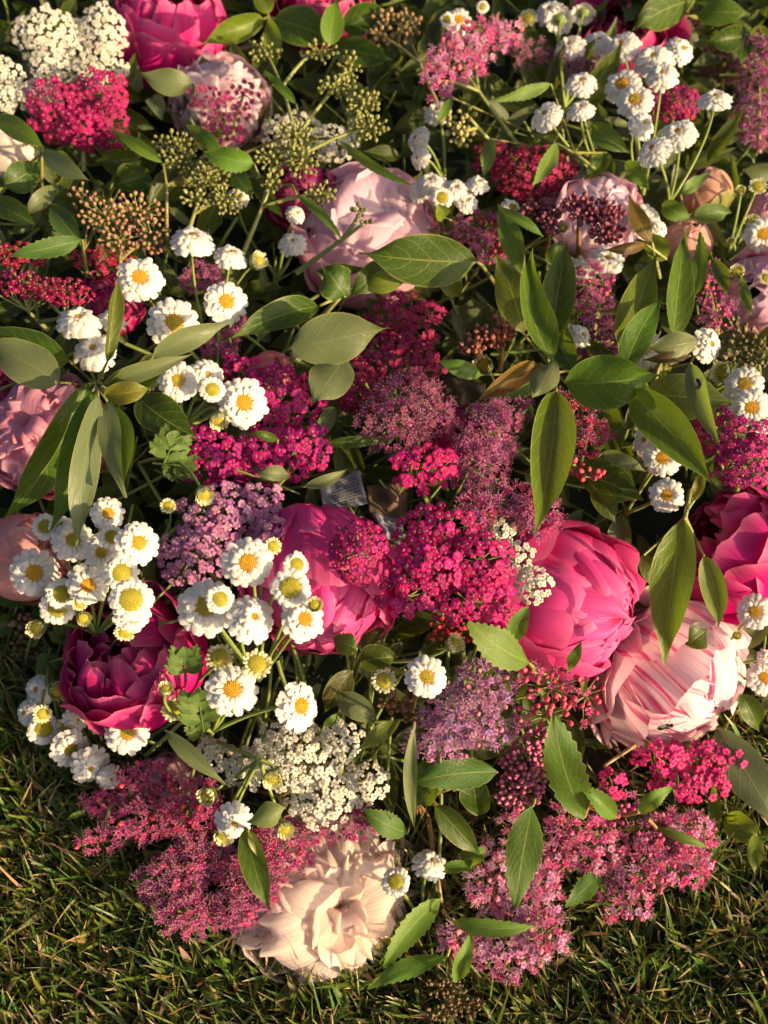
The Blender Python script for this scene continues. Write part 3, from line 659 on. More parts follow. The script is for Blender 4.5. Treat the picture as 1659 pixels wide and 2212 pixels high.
cluster('yarrow', 'broad crimson yarrow in the centre beside the white yarrow strip', (960, 1330, -.02), [(945, 1150, 76, 56, .04), (1030, 1215, 82, 62, .042), (920, 1225, 72, 56, .042), (880, 1290, 62, 48, .035), (1010, 1295, 90, 52, .036), (1080, 1330, 52, 40, .03)], [HOTY, CRIM2, (.46, .005, .14)], 27)
cluster('yarrow', 'mauve pink yarrow behind the feverfew blooms', (480, 1260, -.02), [(480, 1120, 92, 66, .022), (420, 1200, 76, 60, .024), (560, 1090, 52, 42, .022), (590, 1160, 40, 40, .022)], [MAUVE, MAUVE2], 25, centre='w')
cluster('yarrow', 'big creamy white yarrow above the peach peony', (640, 1760, -.02), [(640, 1630, 95, 72, .034), (700, 1720, 78, 62, .038), (560, 1660, 70, 42, .032), (790, 1690, 45, 42, .03), (460, 1630, 50, 34, .022), (740, 1600, 40, 40, .03)], W, 22, centre='w')
cluster('yarrow', 'narrow strip of white yarrow against the big pink peony', (1090, 1260, -.01), [(1080, 1155, 34, 34, .034), (1115, 1210, 36, 40, .036), (1150, 1265, 36, 38, .036)], W, 17, centre='w', dome=.8)
cluster('yarrow', 'magenta yarrow at the frame edge above the magenta peony', (1590, 1060, -.01), [(1585, 930, 78, 58, .034), (1610, 1000, 68, 52, .034)], [MAGY, (.66, .03, .22)], 22)
cluster('yarrow', 'hot pink yarrow on tan stalks under the striped peony', (1380, 1600, -.01), [(1420, 1635, 50, 30, .034), (1520, 1640, 80, 36, .038), (1490, 1695, 80, 36, .038), (1330, 1690, 34, 26, .034), (1560, 1660, 44, 30, .034)], [(.76, .03, .24), (.70, .02, .20)], 24, fill=.9, look=(.3, -.4, .6), stemcol=(.30, .22, .10))
cluster('yarrow', 'crimson yarrow peeping out behind the long-stemmed feverfew', (1450, 300, -.02), [(1455, 228, 52, 32, .01), (1410, 210, 26, 30, .01)], [CRIM, MAGY], 18)

SP = (.86, .40, .66); SPD = (.48, .09, .30); SPP = (.60, .13, .40); SPC = (.62, .06, .26); SPM = (.66, .36, .64); SPR = (.80, .16, .44); BR = (.46, .05, .08)
cluster('spirea', 'light pink fuzzy spirea with long stamens near the top', (1130, 330, -.02), [(1030, 90, 60, 42, .05), (985, 130, 62, 46, .05), (950, 175, 36, 34, .05), (1090, 75, 42, 26, .04)], [SP, SPR], 22, buds=.15, budcol=(.70, .16, .24))
cluster('spirea', 'crimson-pink fuzzy spirea lying on the blush peony', (500, 300, -.01), [(450, 215, 42, 26, .045), (490, 245, 52, 32, .045), (525, 205, 32, 26, .045), (480, 285, 46, 22, .04)], SPC, 18, fill=.75)
cluster('spirea', 'dusky pink spirea at the upper frame edge in shade', (1640, 330, -.02), [(1640, 150, 46, 62, .012), (1640, 260, 44, 48, .01)], [SPD, SPP], 19)
cluster('spirea', 'purple-pink round spirea with pale stamens in the centre', (880, 1000, -.02), [(885, 860, 74, 44, .035), (850, 915, 70, 52, .036), (930, 905, 46, 46, .034)], [(.42, .08, .24), (.54, .13, .28)], 25)
cluster('spirea', 'purple-pink spirea beside the downward dogwood leaf', (1060, 1010, -.02), [(1060, 930, 60, 52, .03), (1030, 1000, 66, 52, .028), (1090, 880, 50, 28, .026)], [SPD, SPP], 24)
cluster('spirea', 'raspberry spirea draped over the top of the large pink peony', (1060, 1170, -.01), [(1080, 1085, 76, 40, .036), (1160, 1110, 52, 48, .042), (1030, 1110, 40, 36, .034)], [SPP, SPC], 24)
cluster('spirea', 'mauve fuzzy spirea below the serrated leaf by single daisy', (1010, 1660, -.01), [(1050, 1480, 62, 52, .036), (1000, 1545, 82, 62, .042), (955, 1600, 66, 46, .04), (1070, 1560, 46, 50, .034)], [SPM, (.54, .22, .46)], 24, buds=.12, budcol=(.62, .2, .3))
cluster('spirea', 'open spray of red spirea buds against the pink peony', (1200, 1600, -.01), [(1190, 1485, 72, 42, .052), (1180, 1545, 62, 32, .05), (1265, 1500, 36, 50, .05), (1150, 1450, 40, 26, .048)], [SPR, SPC], 22, buds=.72, budcol=(.60, .07, .14), fill=.55, budsize=14)
cluster('buds', 'purple-pink bud cluster left of the upright serrated leaf', (1150, 1760, -.01), [(1145, 1650, 62, 52, .03), (1120, 1710, 56, 36, .028), (1170, 1600, 40, 30, .028)], (.50, .13, .25), 13, fill=.7, cat='spirea', name='spirea_cluster')
cluster('spirea', 'crimson fuzzy spirea reaching over the lawn at lower left', (480, 1760, -.01), [(310, 1680, 50, 36, .03), (235, 1730, 50, 30, .03), (225, 1815, 62, 20, .03), (330, 1770, 76, 42, .034), (410, 1740, 62, 62, .036)], [SPC, (.70, .10, .33)], 24, buds=.15, budcol=(.6, .05, .09))
cluster('spirea', 'crimson fuzzy spirea overlapping the creamy peach peony', (520, 1780, -.01), [(470, 1850, 92, 52, .036), (385, 1900, 70, 52, .036), (430, 1970, 86, 42, .034), (560, 1900, 66, 60, .042), (610, 1830, 62, 50, .042), (520, 1960, 40, 40, .036)], [SPC, (.70, .10, .33), SPD], 24)
cluster('spirea', 'crimson spirea tuft between white yarrow and peach peony', (770, 1790, -.02), [(765, 1775, 52, 38, .034), (680, 1800, 45, 24, .034)], [SPC, SPD], 23)
cluster('spirea', 'pale pink spirea hanging to the grass under a serrated leaf', (1150, 1780, -.01), [(1060, 1890, 62, 62, .036), (1140, 1940, 72, 52, .036), (1170, 2020, 52, 52, .036), (1090, 2060, 84, 46, .034), (1000, 2030, 52, 36, .032), (1110, 1790, 26, 50, .03), (1150, 1900, 50, 40, .034)], [SP, SPR, (.88, .50, .70)], 24, buds=.15, budcol=(.74, .2, .28))
cluster('spirea', 'rosy spirea half in bud above the lawn, rightmost of the spireas', (1330, 1730, -.01), [(1410, 1800, 92, 52, .036), (1380, 1880, 72, 56, .036), (1460, 1860, 56, 52, .034), (1350, 1950, 52, 36, .034), (1490, 1790, 50, 40, .034), (1280, 1830, 66, 48, .034), (1230, 1780, 50, 44, .032), (1330, 1750, 56, 36, .03), (1500, 1840, 44, 44, .032), (1210, 1850, 40, 40, .03)], [SPR, SP, (.78, .15, .38)], 24, buds=.42, budcol=(.68, .12, .28), budsize=12)
cluster('spirea', 'dark pink spirea in bud beside the large pale peony', (1040, 570, -.02), [(1040, 495, 66, 36, .018), (1070, 540, 46, 30, .015)], [SPD, SPP], 19, buds=.5, budcol=(.42, .05, .10))
cluster('buds', 'small maroon bud cluster on a straight reddish stalk', (1180, 560, -.01), [(1160, 450, 42, 24, .04), (1190, 480, 34, 26, .04)], (.22, .06, .085), 14, stemcol=(.20, .10, .05))
cluster('buds', 'wide maroon bud cluster in front of the pale round peony', (1250, 560, -.01), [(1290, 460, 62, 28, .055), (1310, 500, 36, 26, .055), (1250, 440, 32, 20, .055)], (.25, .06, .09), 14, stemcol=(.20, .12, .05))
cluster('buds', 'coppery bud cluster below the upright dogwood leaves', (1080, 800, -.01), [(1060, 725, 50, 28, .034), (1020, 750, 28, 24, .034), (1090, 700, 30, 24, .032)], (.30, .11, .08), 14, fill=.75, stemcol=(.30, .16, .07))
cluster('spirea', 'open pink spirea between two dogwood shoots', (1280, 740, -.02), [(1275, 610, 52, 36, .01), (1290, 665, 46, 32, .008), (1240, 650, 34, 26, .008)], SPP, 21, fill=.75, buds=.2, budcol=(.5, .08, .16))
cluster('spirea', 'shaded mauve spirea tuft behind the dogwood leaf joint', (1300, 800, -.03), [(1300, 745, 46, 40, -.005)], SPD, 19, solo=False)
cluster('spirea', 'pink spirea sprig beside the edge-cut light pink peony', (1550, 720, -.02), [(1530, 610, 26, 42, .012), (1550, 680, 36, 36, .012)], SPP, 18, buds=.3, budcol=(.55, .1, .18))
cluster('spirea', 'raspberry spirea left of the peach bud shoot, behind feverfew stems', (480, 760, -.02), [(440, 600, 46, 30, .005), (500, 690, 36, 42, .005), (470, 740, 36, 30, .005)], SPP, 19, solo=False)
cluster('spirea', 'red spirea cluster under the rightward dogwood leaf', (1240, 1010, -.02), [(1240, 880, 50, 36, .03), (1270, 945, 46, 40, .03), (1215, 930, 30, 30, .028)], [(.56, .05, .10), SPC], 23)
cluster('buds', 'sparse red bud sprig below the red spirea cluster', (1200, 1040, -.01), [(1235, 1010, 30, 26, .034), (1280, 1030, 32, 18, .034)], (.46, .06, .09), 17, fill=.6, stemcol=(.34, .2, .1))
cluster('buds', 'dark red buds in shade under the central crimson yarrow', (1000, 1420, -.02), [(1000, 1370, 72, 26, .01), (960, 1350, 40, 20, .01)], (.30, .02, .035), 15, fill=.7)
cluster('spirea', 'mauve spirea at the frame edge right of the magenta peony', (1645, 1280, -.02), [(1655, 1230, 30, 40, .01)], SPM, 20, solo=False)
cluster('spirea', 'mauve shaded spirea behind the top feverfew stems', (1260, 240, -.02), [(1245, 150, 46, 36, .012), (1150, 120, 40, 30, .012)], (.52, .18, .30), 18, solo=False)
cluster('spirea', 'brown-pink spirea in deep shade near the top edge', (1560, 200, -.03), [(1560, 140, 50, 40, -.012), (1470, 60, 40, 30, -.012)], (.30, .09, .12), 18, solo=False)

OLV = (.22, .225, .07); OLP = (.22, .185, .075)
cluster('buds', 'tall olive-green bud spray on the thickest pale green stem', (520, 560, .0), [(570, 108, 36, 24, .075), (690, 112, 40, 22, .075), (755, 150, 26, 40, .075), (725, 190, 46, 26, .075), (780, 225, 42, 32, .072), (800, 275, 40, 30, .07), (640, 290, 44, 32, .065), (655, 345, 36, 36, .062), (590, 340, 40, 26, .06), (690, 420, 34, 30, .055), (590, 390, 26, 26, .055)], OLV, 10.5, fill=.42, stemcol=(.27, .29, .09))
cluster('buds', 'dense olive bud spray curving above the pink-tipped buds', (400, 520, .0), [(380, 310, 50, 28, .05), (400, 350, 56, 28, .05), (450, 385, 50, 32, .05), (490, 430, 36, 36, .05), (430, 430, 40, 20, .045)], (.215, .215, .07), 10.5, fill=.46, stemcol=(.27, .29, .09))
cluster('buds', 'green bud cluster with pink tips above the dark crimson yarrow', (260, 640, -.01), [(180, 425, 36, 28, .04), (230, 470, 66, 46, .044), (300, 460, 62, 40, .04), (330, 510, 50, 40, .036), (260, 520, 50, 30, .036)], OLP, 11.5, fill=.42, tips=True, stemcol=(.24, .24, .08))
cluster('buds', 'loose pinkish-olive bud spray near the top centre', (960, 260, -.01), [(840, 45, 36, 22, .04), (885, 40, 26, 20, .04), (820, 75, 30, 22, .04), (880, 75, 26, 18, .038)], (.30, .20, .09), 11, fill=.5, stemcol=(.27, .26, .09))
cluster('buds', 'pale green open buds under the light pink spirea', (1080, 330, -.01), [(995, 290, 28, 26, .035), (960, 255, 22, 18, .035), (1010, 250, 20, 16, .035)], (.34, .32, .12), 13, fill=.7, stemcol=(.3, .32, .1))
cluster('buds', 'small brown bud sprig left of the mauve spirea', (900, 1480, -.01), [(850, 1520, 36, 26, .018), (890, 1545, 22, 18, .018)], (.20, .10, .05), 15, fill=.6, stemcol=(.24, .18, .07))
cluster('buds', 'brown seed-like bud cluster lying in the front grass', (985, 2060, .0), [(960, 2130, 46, 24, .026), (1000, 2170, 46, 26, .026), (950, 2190, 40, 20, .024)], (.15, .10, .05), 11, fill=.42, stemcol=(.28, .2, .09))
cluster('buds', 'olive seed spray on thin stalks at the frame edge', (1640, 850, -.01), [(1610, 740, 52, 32, .03), (1640, 780, 40, 26, .03), (1590, 700, 26, 18, .03), (1580, 775, 30, 20, .028)], (.13, .11, .045), 14, fill=.55, stemcol=(.2, .2, .07))
cluster('buds', 'tan withered buds in the grass edge left of magenta peony', (90, 1290, -.01), [(75, 1350, 50, 30, .01), (60, 1400, 40, 24, .006)], (.30, .16, .10), 13, fill=.6, stemcol=(.3, .2, .1))
cluster('buds', 'tiny dark bud sprig lying across the pale pink peony', (640, 590, .02), [(780, 455, 22, 14, .062), (790, 480, 14, 8, .062)], (.13, .13, .05), 12, fill=.8, stemcol=(.2, .24, .07))

# feverfew sprigs
sprig('feverfew sprig with the large open bloom above the left dogwood shoot', (470, 820, -.01), [(302, 602, 102, 'o', -.1, .55), (375, 699, 115, 'o', 0, .15), (487, 653, 97, 'o', .15, .3), (415, 518, 98, 'f', 0, 1.5), (498, 552, 76, 'f', .3, 1.4), (556, 565, 46, 'b', .9, .7)])
sprig('feverfew sprig of three double blooms leaning left, little yellow showing', (215, 840, -.01), [(170, 694, 98, 'f', -.1, 1.2), (203, 757, 95, 'f', -.2, .45), (242, 690, 62, 'f', .1, 1.2, .03)])
sprig('feverfew sprig over magenta yarrow with a bud sticking out', (410, 960, -.01), [(385, 823, 88, 'o', -.1, .3), (446, 810, 78, 'f', .2, .3), (459, 842, 56, 'y', .1, .1, .05), (525, 870, 110, 'o', .15, .1), (327, 825, 38, 'g', -.7, .2), (472, 906, 48, 'b', .1, -1.0), (645, 766, 46, 'b', .8, .8)], mids=(395, 925, .02))
sprig('thin feverfew stem with two green buds over dark foliage', (300, 1000, -.01), [(440, 1067, 48, 'b', .5, -.9), (363, 1093, 34, 'g', .1, .2, .03)], leaves=[((350, 1010, .03), (385, 930, .035), 90), ((330, 1000, .02), (430, 1010, .02), 70)])
sprig('feverfew sprig in front of the peach bud, seven blooms', (230, 1330, -.01), [(75, 1238, 106, 'o', -.1, .05, 0.077), (98, 1138, 58, 'y', -.2, .3, 0.062), (135, 1142, 56, 'y', .2, .2, 0.060), (158, 1168, 92, 'o', 0, .2, 0.064), (232, 1110, 76, 'o', .3, .3, 0.058), (218, 1192, 78, 'o', 0, -.2, 0.058), (240, 1160, 56, 'y', .2, .2, 0.066), (298, 1173, 96, 'o', .25, .2, 0.066)])
sprig('feverfew sprig above the magenta hollow peony with greenish young blooms', (230, 1420, .0), [(262, 1238, 78, 'y', .1, .1, 0.062), (190, 1263, 92, 'o', .1, -.15, 0.064), (133, 1283, 68, 'y', .0, .1, 0.077), (125, 1312, 78, 'y', -.1, -.2, 0.072), (283, 1296, 94, 'y', 0, 0, 0.080), (285, 1330, 80, 'o', .1, -.4, 0.072), (270, 1365, 46, 'g', 0, -.6, 0.077), (80, 1357, 46, 'b', -.6, -.3, 0.072), (180, 1335, 38, 'b', .2, -.3, 0.072), (172, 1303, 34, 'g', .1, -.1, 0.072)], mids=(210, 1370, .03))
sprig('biggest feverfew sprig of the centre, blooms overlapping both peonies', (560, 1470, -.005), [(535, 1215, 112, 'o', 0, .05, .06), (590, 1180, 38, 'g', .2, .2, .055), (640, 1220, 58, 'y', .3, .3, .05), (628, 1270, 86, 'y', 0, 0, .06), (445, 1312, 126, 'o', -.1, .05, .05), (475, 1295, 64, 'y', .2, .15, .062), (545, 1335, 108, 'f', .3, .2, .058), (655, 1338, 98, 'o', .25, .15, .062), (680, 1307, 38, 'b', .2, .3, .066)])
sprig('feverfew sprig with lobed leaves right of the deep magenta peony', (440, 1620, -.01), [(475, 1420, 62, 'g', -.2, .5, .042), (555, 1435, 64, 'g', .2, .2, .046), (500, 1490, 114, 'o', 0, .1, .05), (645, 1525, 108, 'o', .75, -.1, .046), (358, 1490, 38, 'b', .1, .8, .05), (375, 1532, 54, 'g', 0, .3, .03)], mids=(460, 1580, .025), leaves=[((440, 1580, .035), (425, 1485, .045), 100), ((400, 1470, .045), (398, 1395, .05), 80), ((440, 1590, .03), (415, 1560, .035), 60)])
sprig('single feverfew bloom on the lawn side below the magenta peony', (345, 1610, -.01), [(275, 1582, 96, 'o', 0, .1, .04)])
sprig('drooping feverfew sprig over the grass at the left margin', (110, 1400, .01), [(85, 1490, 78, 'f', -.8, .1, .03), (125, 1490, 54, 'b', .6, -.3, .04), (95, 1575, 70, 'y', .05, .05, .034), (58, 1540, 62, 'f', -.9, .1, .03), (92, 1542, 40, 'g', .2, -.3, .045), (152, 1618, 84, 'o', .3, -.3, .034), (145, 1570, 44, 'g', .1, .1, .032), (195, 1655, 84, 'f', .2, -.4, .034), (240, 1680, 58, 'f', .3, -.5, .03), (165, 1555, 58, 'f', .5, .1, .026)], mids=(105, 1450, .03), leaves=[((125, 1410, .03), (150, 1330, .035), 60), ((110, 1400, .03), (95, 1460, .03), 50)])
sprig('feverfew sprig of hanging buds around the white yarrow', (440, 1590, .0), [(505, 1775, 82, 'f', .1, -.3, .055), (485, 1802, 50, 'b', -.2, -.9, .05), (615, 1790, 44, 'b', .3, -.9, .05), (590, 1680, 50, 'b', 0, -1.0, .06), (450, 1718, 50, 'b', -.8, -.6, .05)], mids=(560, 1640, .05))
sprig('feverfew sprig with one open bloom above the mauve spirea', (780, 1420, -.005), [(920, 1462, 92, 'o', .1, .05, .05), (830, 1470, 54, 'g', -.2, .1, .04), (980, 1392, 48, 'b', .8, .5, .04)])
sprig('feverfew sprig at the frame edge right of the striped peony', (1520, 1440, -.01), [(1630, 1322, 78, 'o', .1, .1, .034), (1648, 1465, 74, 'o', .4, .1, .03), (1592, 1372, 24, 'b', .3, .2, .03), (1655, 1420, 40, 'f', .6, .2, .02)])
sprig('two small feverfew blooms low beside the creamy peach peony', (925, 2010, .0), [(930, 1865, 78, 'f', .3, .8, .03), (855, 1905, 62, 'y', -.1, .2, .05)])
sprig('feverfew sprig of three blooms left of the hanging dogwood leaf', (1350, 1110, -.01), [(1398, 952, 82, 'f', -.5, .1, .03), (1430, 990, 80, 'o', .1, .1, .036), (1440, 1070, 76, 'o', .1, .1, .036)])
sprig('feverfew sprig above the edge magenta yarrow, five double blooms', (1480, 870, -.01), [(1388, 755, 90, 'o', -.1, .3, .02), (1530, 745, 78, 'f', .9, .2, .03), (1608, 830, 82, 'o', .1, .3, .034), (1622, 880, 84, 'o', .1, 0, .036), (1562, 805, 52, 'b', -.7, .3, .03), (1655, 910, 62, 'f', .5, -.2, .03), (1580, 870, 60, 'f', 0, -.3, .024)])
sprig('long-stemmed feverfew sprig rising above the tan peony bud', (1445, 440, .0), [(1465, 290, 84, 'f', 0, .9, .075), (1412, 325, 78, 'f', -.4, .8, .075), (1545, 215, 74, 'f', .15, 1.6, .08)])
sprig('densest feverfew sprig near the top, blooms piled in front of magenta', (1390, 420, -.01), [(1345, 185, 82, 'o', -.2, .6, .05), (1372, 218, 80, 'o', -.1, .5, .056), (1387, 268, 66, 'f', .6, .4, .055), (1410, 128, 88, 'f', 0, .9, .045), (1470, 108, 66, 'f', .6, .5, .045), (1430, 162, 72, 'f', .1, .8, .05), (1345, 100, 80, 'f', -.2, 1.0, .045)])
sprig('feverfew sprig of three flat-topped blooms left of the densest one', (1310, 400, -.01), [(1180, 250, 74, 'f', -.5, .9, .055), (1255, 237, 64, 'f', 0, 1.4, .055), (1255, 180, 72, 'f', 0, 1.1, .045)])
sprig('feverfew sprig turned away, green undersides showing at the top edge', (1220, 230, -.01), [(1188, 25, 66, 'f', -.2, .9, .03), (1210, 42, 60, 'f', .1, .5, .04, -1.0), (1260, 28, 52, 'f', .2, .5, .04, -1.0), (1292, 92, 70, 'f', .1, 1.2, .034), (1232, 100, 72, 'f', -.2, 1.1, .03), (1140, 40, 42, 'g', -.2, .6, .03)])
sprig('feverfew sprig rising right behind the large pale pink peony', (960, 500, -.01), [(930, 395, 70, 'f', -.1, 1.3, .03), (985, 408, 58, 'f', .1, .8, .03), (1033, 397, 54, 'f', .3, 1.4, .03), (955, 428, 48, 'y', .1, .3, .034), (905, 412, 50, 'f', -.5, .6, .024), (1008, 435, 52, 'f', .4, .4, .026)])
sprig('shaded feverfew sprig turned aside below the light pink spirea', (960, 400, -.02), [(902, 300, 58, 'f', -.9, .4, .012), (906, 340, 52, 'f', -.9, .1, .012), (945, 240, 62, 'f', -.2, 1.0, .012)])
sprig('blurred feverfew sprig at the top edge above pink spirea', (1010, 150, -.02), [(990, 45, 62, 'o', .1, .8, .01), (965, 42, 30, 'y', 0, .2, .02), (1042, 15, 28, 'y', .1, .2, .02)])
sprig('feverfew sprig at the frame edge among tiny green buds', (1570, 560, -.01), [(1647, 506, 78, 'o', .1, .2, .03), (1637, 403, 38, 'g', .1, .5, .03), (1600, 412, 24, 'b', 0, .6, .03), (1625, 480, 38, 'b', .1, .2, .034), (1592, 588, 36, 'b', .1, .3, .03), (1565, 590, 26, 'b', -.2, .2, .03), (1580, 522, 20, 'b', -.2, .4, .03), (1655, 600, 30, 'g', .2, .2, .03)])
sprig('small feverfew bloom beside the dark pink spirea buds', (1120, 540, -.01), [(1105, 450, 50, 'o', .5, .7, .03), (1216, 492, 26, 'b', .1, .3, .04)])
sprig('feverfew sprig glimpsed behind the upright dogwood leaves', (1290, 700, -.02), [(1250, 585, 68, 'f', -.2, .5, .005), (1310, 562, 78, 'f', .1, .8, .008), (1255, 725, 54, 'f', .6, .4, .005)])
sprig('cream feverfew buds under the bronze dogwood leaf', (1080, 860, -.02), [(1045, 790, 50, 'b', -.4, .3, .01), (1020, 890, 32, 'b', -.2, 0, .016)])
sprig('shaded feverfew blooms left of the large pale pink peony', (600, 600, -.01), [(632, 525, 62, 'f', 0, .9, .02), (640, 462, 44, 'f', .4, .5, .02), (515, 425, 50, 'f', .1, .8, .0)])
sprig('fluffy feverfew bloom right of the pale round peony', (1430, 560, -.01), [(1395, 478, 72, 'f', .3, .3, .02), (1425, 495, 40, 'f', .6, .2, .02)])

# leafy shoots: (base, tip, width, options)
D = dict
shoot('dogwood_shoot', 'dogwood shoot with bronze and green leaves spreading right of the centre', (1190, 900, -.01), (1200, 805, .05), [
    ((1196, 785, .055), (1150, 538, .080), 92, D(fold=.6, roll=.25, arch=.012, bow=-26)),
    ((1130, 720, .045), (1072, 548, .06), 88, D(fold=.4, roll=.2, color=(.11, .13, .02))),
    ((1190, 730, .035), (1225, 520, .05), 84, D(fold=.4, color=G_DK)),
    ((1222, 828, .06), (1424, 810, .065), 130, D(fold=.25, arch=.010, bow=10, color=(.075, .14, .012))),
    ((1202, 845, .06), (1153, 1162, .07), 118, D(fold=.45, roll=-.2, arch=.018, bow=14, color=(.085, .14, .015))),
    ((1165, 785, .06), (1028, 868, .062), 56, D(color=G_BRZ, fold=.5, wave=.08)),
    ((1192, 775, .068), (1148, 862, .072), 70, D(under=True, color=(.2, .2, .08), fold=-.2)),
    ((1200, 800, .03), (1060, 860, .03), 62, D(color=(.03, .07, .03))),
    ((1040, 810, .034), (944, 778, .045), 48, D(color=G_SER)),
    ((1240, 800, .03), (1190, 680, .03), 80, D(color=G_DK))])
shoot('dogwood_shoot', 'dogwood shoot with upright leaves under the round peach bud', (1400, 900, -.01), (1420, 800, .045), [
    ((1345, 775, .05), (1418, 548, .072), 112, D(fold=.5, roll=.3, bow=-20, color=(.11, .14, .018), j=(1350, 790, .045))),
    ((1348, 800, .06), (1432, 640, .07), 84, D(fold=.45, roll=.2, color=(.07, .14, .02), j=(1350, 790, .045))),
    ((1452, 740, .055), (1480, 498, .078), 90, D(fold=.55, roll=.25, arch=.012, bow=-14)),
    ((1500, 640, .04), (1512, 500, .06), 44, D(fold=.5, kind='s', color=G_SER, j=(1452, 740, .05))),
    ((1508, 735, .06), (1395, 752, .064), 62, D(under=True, color=(.2, .21, .09), fold=-.25, wave=.07)),
    ((1490, 768, .055), (1388, 778, .056), 34, D(color=(.06, .02, .016), fold=.4)),
    ((1362, 848, .055), (1537, 1044, .062), 112, D(fold=.4, roll=-.2, arch=.014, color=(.055, .12, .014), j=(1380, 830, .045))),
    ((1492, 785, .062), (1556, 965, .066), 62, D(under=True, fold=.4, roll=.3, color=(.14, .18, .08))),
    ((1395, 850, .035), (1585, 868, .045), 120, D(color=(.10, .13, .06), fold=.1, j=(1380, 830, .04)))])
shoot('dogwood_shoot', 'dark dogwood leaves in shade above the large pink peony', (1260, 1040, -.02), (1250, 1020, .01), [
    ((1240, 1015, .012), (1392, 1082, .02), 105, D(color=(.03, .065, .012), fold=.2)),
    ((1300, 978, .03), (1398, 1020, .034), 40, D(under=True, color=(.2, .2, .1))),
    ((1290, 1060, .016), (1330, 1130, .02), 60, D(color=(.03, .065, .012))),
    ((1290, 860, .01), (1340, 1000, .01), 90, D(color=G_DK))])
shoot('dogwood_shoot', 'single big dark green dogwood leaf across the pale pink peony', (1075, 620, -.01), (1040, 572, .06), [
    ((1030, 566, .064), (776, 546, .075), 138, D(fold=.18, arch=.010, bow=-14, color=(.05, .085, .012))),
    ((990, 640, .03), (950, 560, .04), 60, D(color=(.1, .14, .02)))])
shoot('dogwood_shoot', 'green stem with broken and yellowish leaves below pale pink peony', (690, 690, .0), (735, 640, .03), [
    ((745, 640, .045), (700, 575, .055), 96, D(color=(.05, .10, .015), fold=.3)), ((845, 565, .05), (752, 640, .045), 66, D(color=(.045, .09, .015), fold=.3)),
    ((790, 615, .052), (888, 590, .056), 62, D(color=G_YEL, fold=.2)), ((690, 660, .03), (500, 730, .04), 78, D(color=G_DK, fold=.3)),
    ((680, 585, .045), (790, 578, .05), 34, D(kind='l', color=G_DK))], stemcol=(.30, .32, .09), r=.0014)
shoot('dogwood_shoot', 'two pale grey-green leaf undersides left of the dark red yarrow', (640, 790, -.01), (640, 755, .04), [
    ((628, 752, .05), (842, 708, .062), 128, D(under=True, fold=-.12, color=(.13, .16, .08), bow=-8)),
    ((745, 770, .040), (672, 872, .044), 108, D(under=True, fold=-.1, color=(.12, .15, .08)))])
shoot('dogwood_shoot', 'left dogwood shoot with long leaves drooping over the pink peony', (215, 930, -.01), (208, 832, .055), [
    ((190, 828, .065), (4, 1126, .075), 100, D(fold=.3, arch=.016, bow=-14, color=(.055, .12, .012))),
    ((200, 845, .07), (108, 1148, .078), 100, D(fold=.3, arch=.018, bow=-16, color=(.06, .13, .012))),
    ((212, 855, .075), (165, 1192, .082), 80, D(under=True, fold=.3, roll=-.2, arch=.014, color=(.11, .14, .08))),
    ((235, 860, .066), (272, 1075, .07), 66, D(under=True, fold=.4, roll=.3, bow=26, color=(.13, .13, .06))),
    ((240, 880, .05), (262, 1060, .055), 80, D(color=(.09, .17, .012))),
    ((232, 780, .06), (258, 588, .078), 62, D(fold=.8, roll=.5, color=(.075, .09, .02))),
    ((222, 830, .064), (415, 765, .068), 52, D(under=True, fold=.5, color=(.13, .16, .05))),
    ((232, 845, .056), (372, 776, .06), 72, D(fold=.4, color=(.05, .11, .012))),
    ((330, 770, .05), (502, 695, .056), 62, D(under=True, fold=.1, color=(.10, .14, .07), j=(240, 820, .05))),
    ((228, 852, .066), (326, 838, .068), 62, D(color=(.16, .14, .02), fold=.4, wave=.09)),
    ((150, 780, .045), (-40, 700, .05), 100, D(color=(.04, .09, .014), fold=.3)),
    ((130, 826, .05), (-30, 730, .055), 104, D(under=True, color=(.12, .15, .07), fold=.1)),
    ((300, 860, .03), (425, 945, .03), 110, D(color=G_DK, fold=.2))])
shoot('dogwood_shoot', 'bright green leaf rosette at the top above pale bud spray', (580, 120, -.02), (578, 38, .05), [
    ((570, 40, .055), (438, 96, .06), 66, D(color=(.13, .19, .02), fold=.3)), ((578, 45, .056), (592, 160, .06), 52, D(color=(.16, .2, .02), fold=.5)),
    ((595, 42, .05), (722, 90, .052), 92, D(color=(.055, .11, .015), fold=.15)), ((708, 100, .055), (728, -4, .062), 56, D(color=(.10, .16, .02), fold=.3, j=(600, 45, .05))),
    ((580, 30, .05), (560, -40, .055), 60, D(color=(.12, .17, .02))), ((715, 100, .03), (850, 130, .03), 80, D(color=G_DK)), ((740, 60, .03), (840, 20, .03), 80, D(color=G_DK))])
shoot('dogwood_shoot', 'broad dark leaves crossing the top right corner', (1480, 100, -.02), (1480, 30, .03), [
    ((1500, 0, .045), (1368, 66, .05), 96, D(color=(.05, .09, .015), fold=.25)), ((1505, 30, .044), (1620, 30, .05), 62, D(color=(.08, .14, .02), fold=.2)),
    ((1360, -30, .03), (1350, 52, .04), 90, D(color=G_DK)), ((1600, 80, .03), (1530, 92, .034), 64, D(color=G_DK)), ((1620, 70, .02), (1665, 110, .02), 70, D(color=G_DK)), ((1620, 60, .016), (1600, 140, .016), 60, D(color=G_DK))])
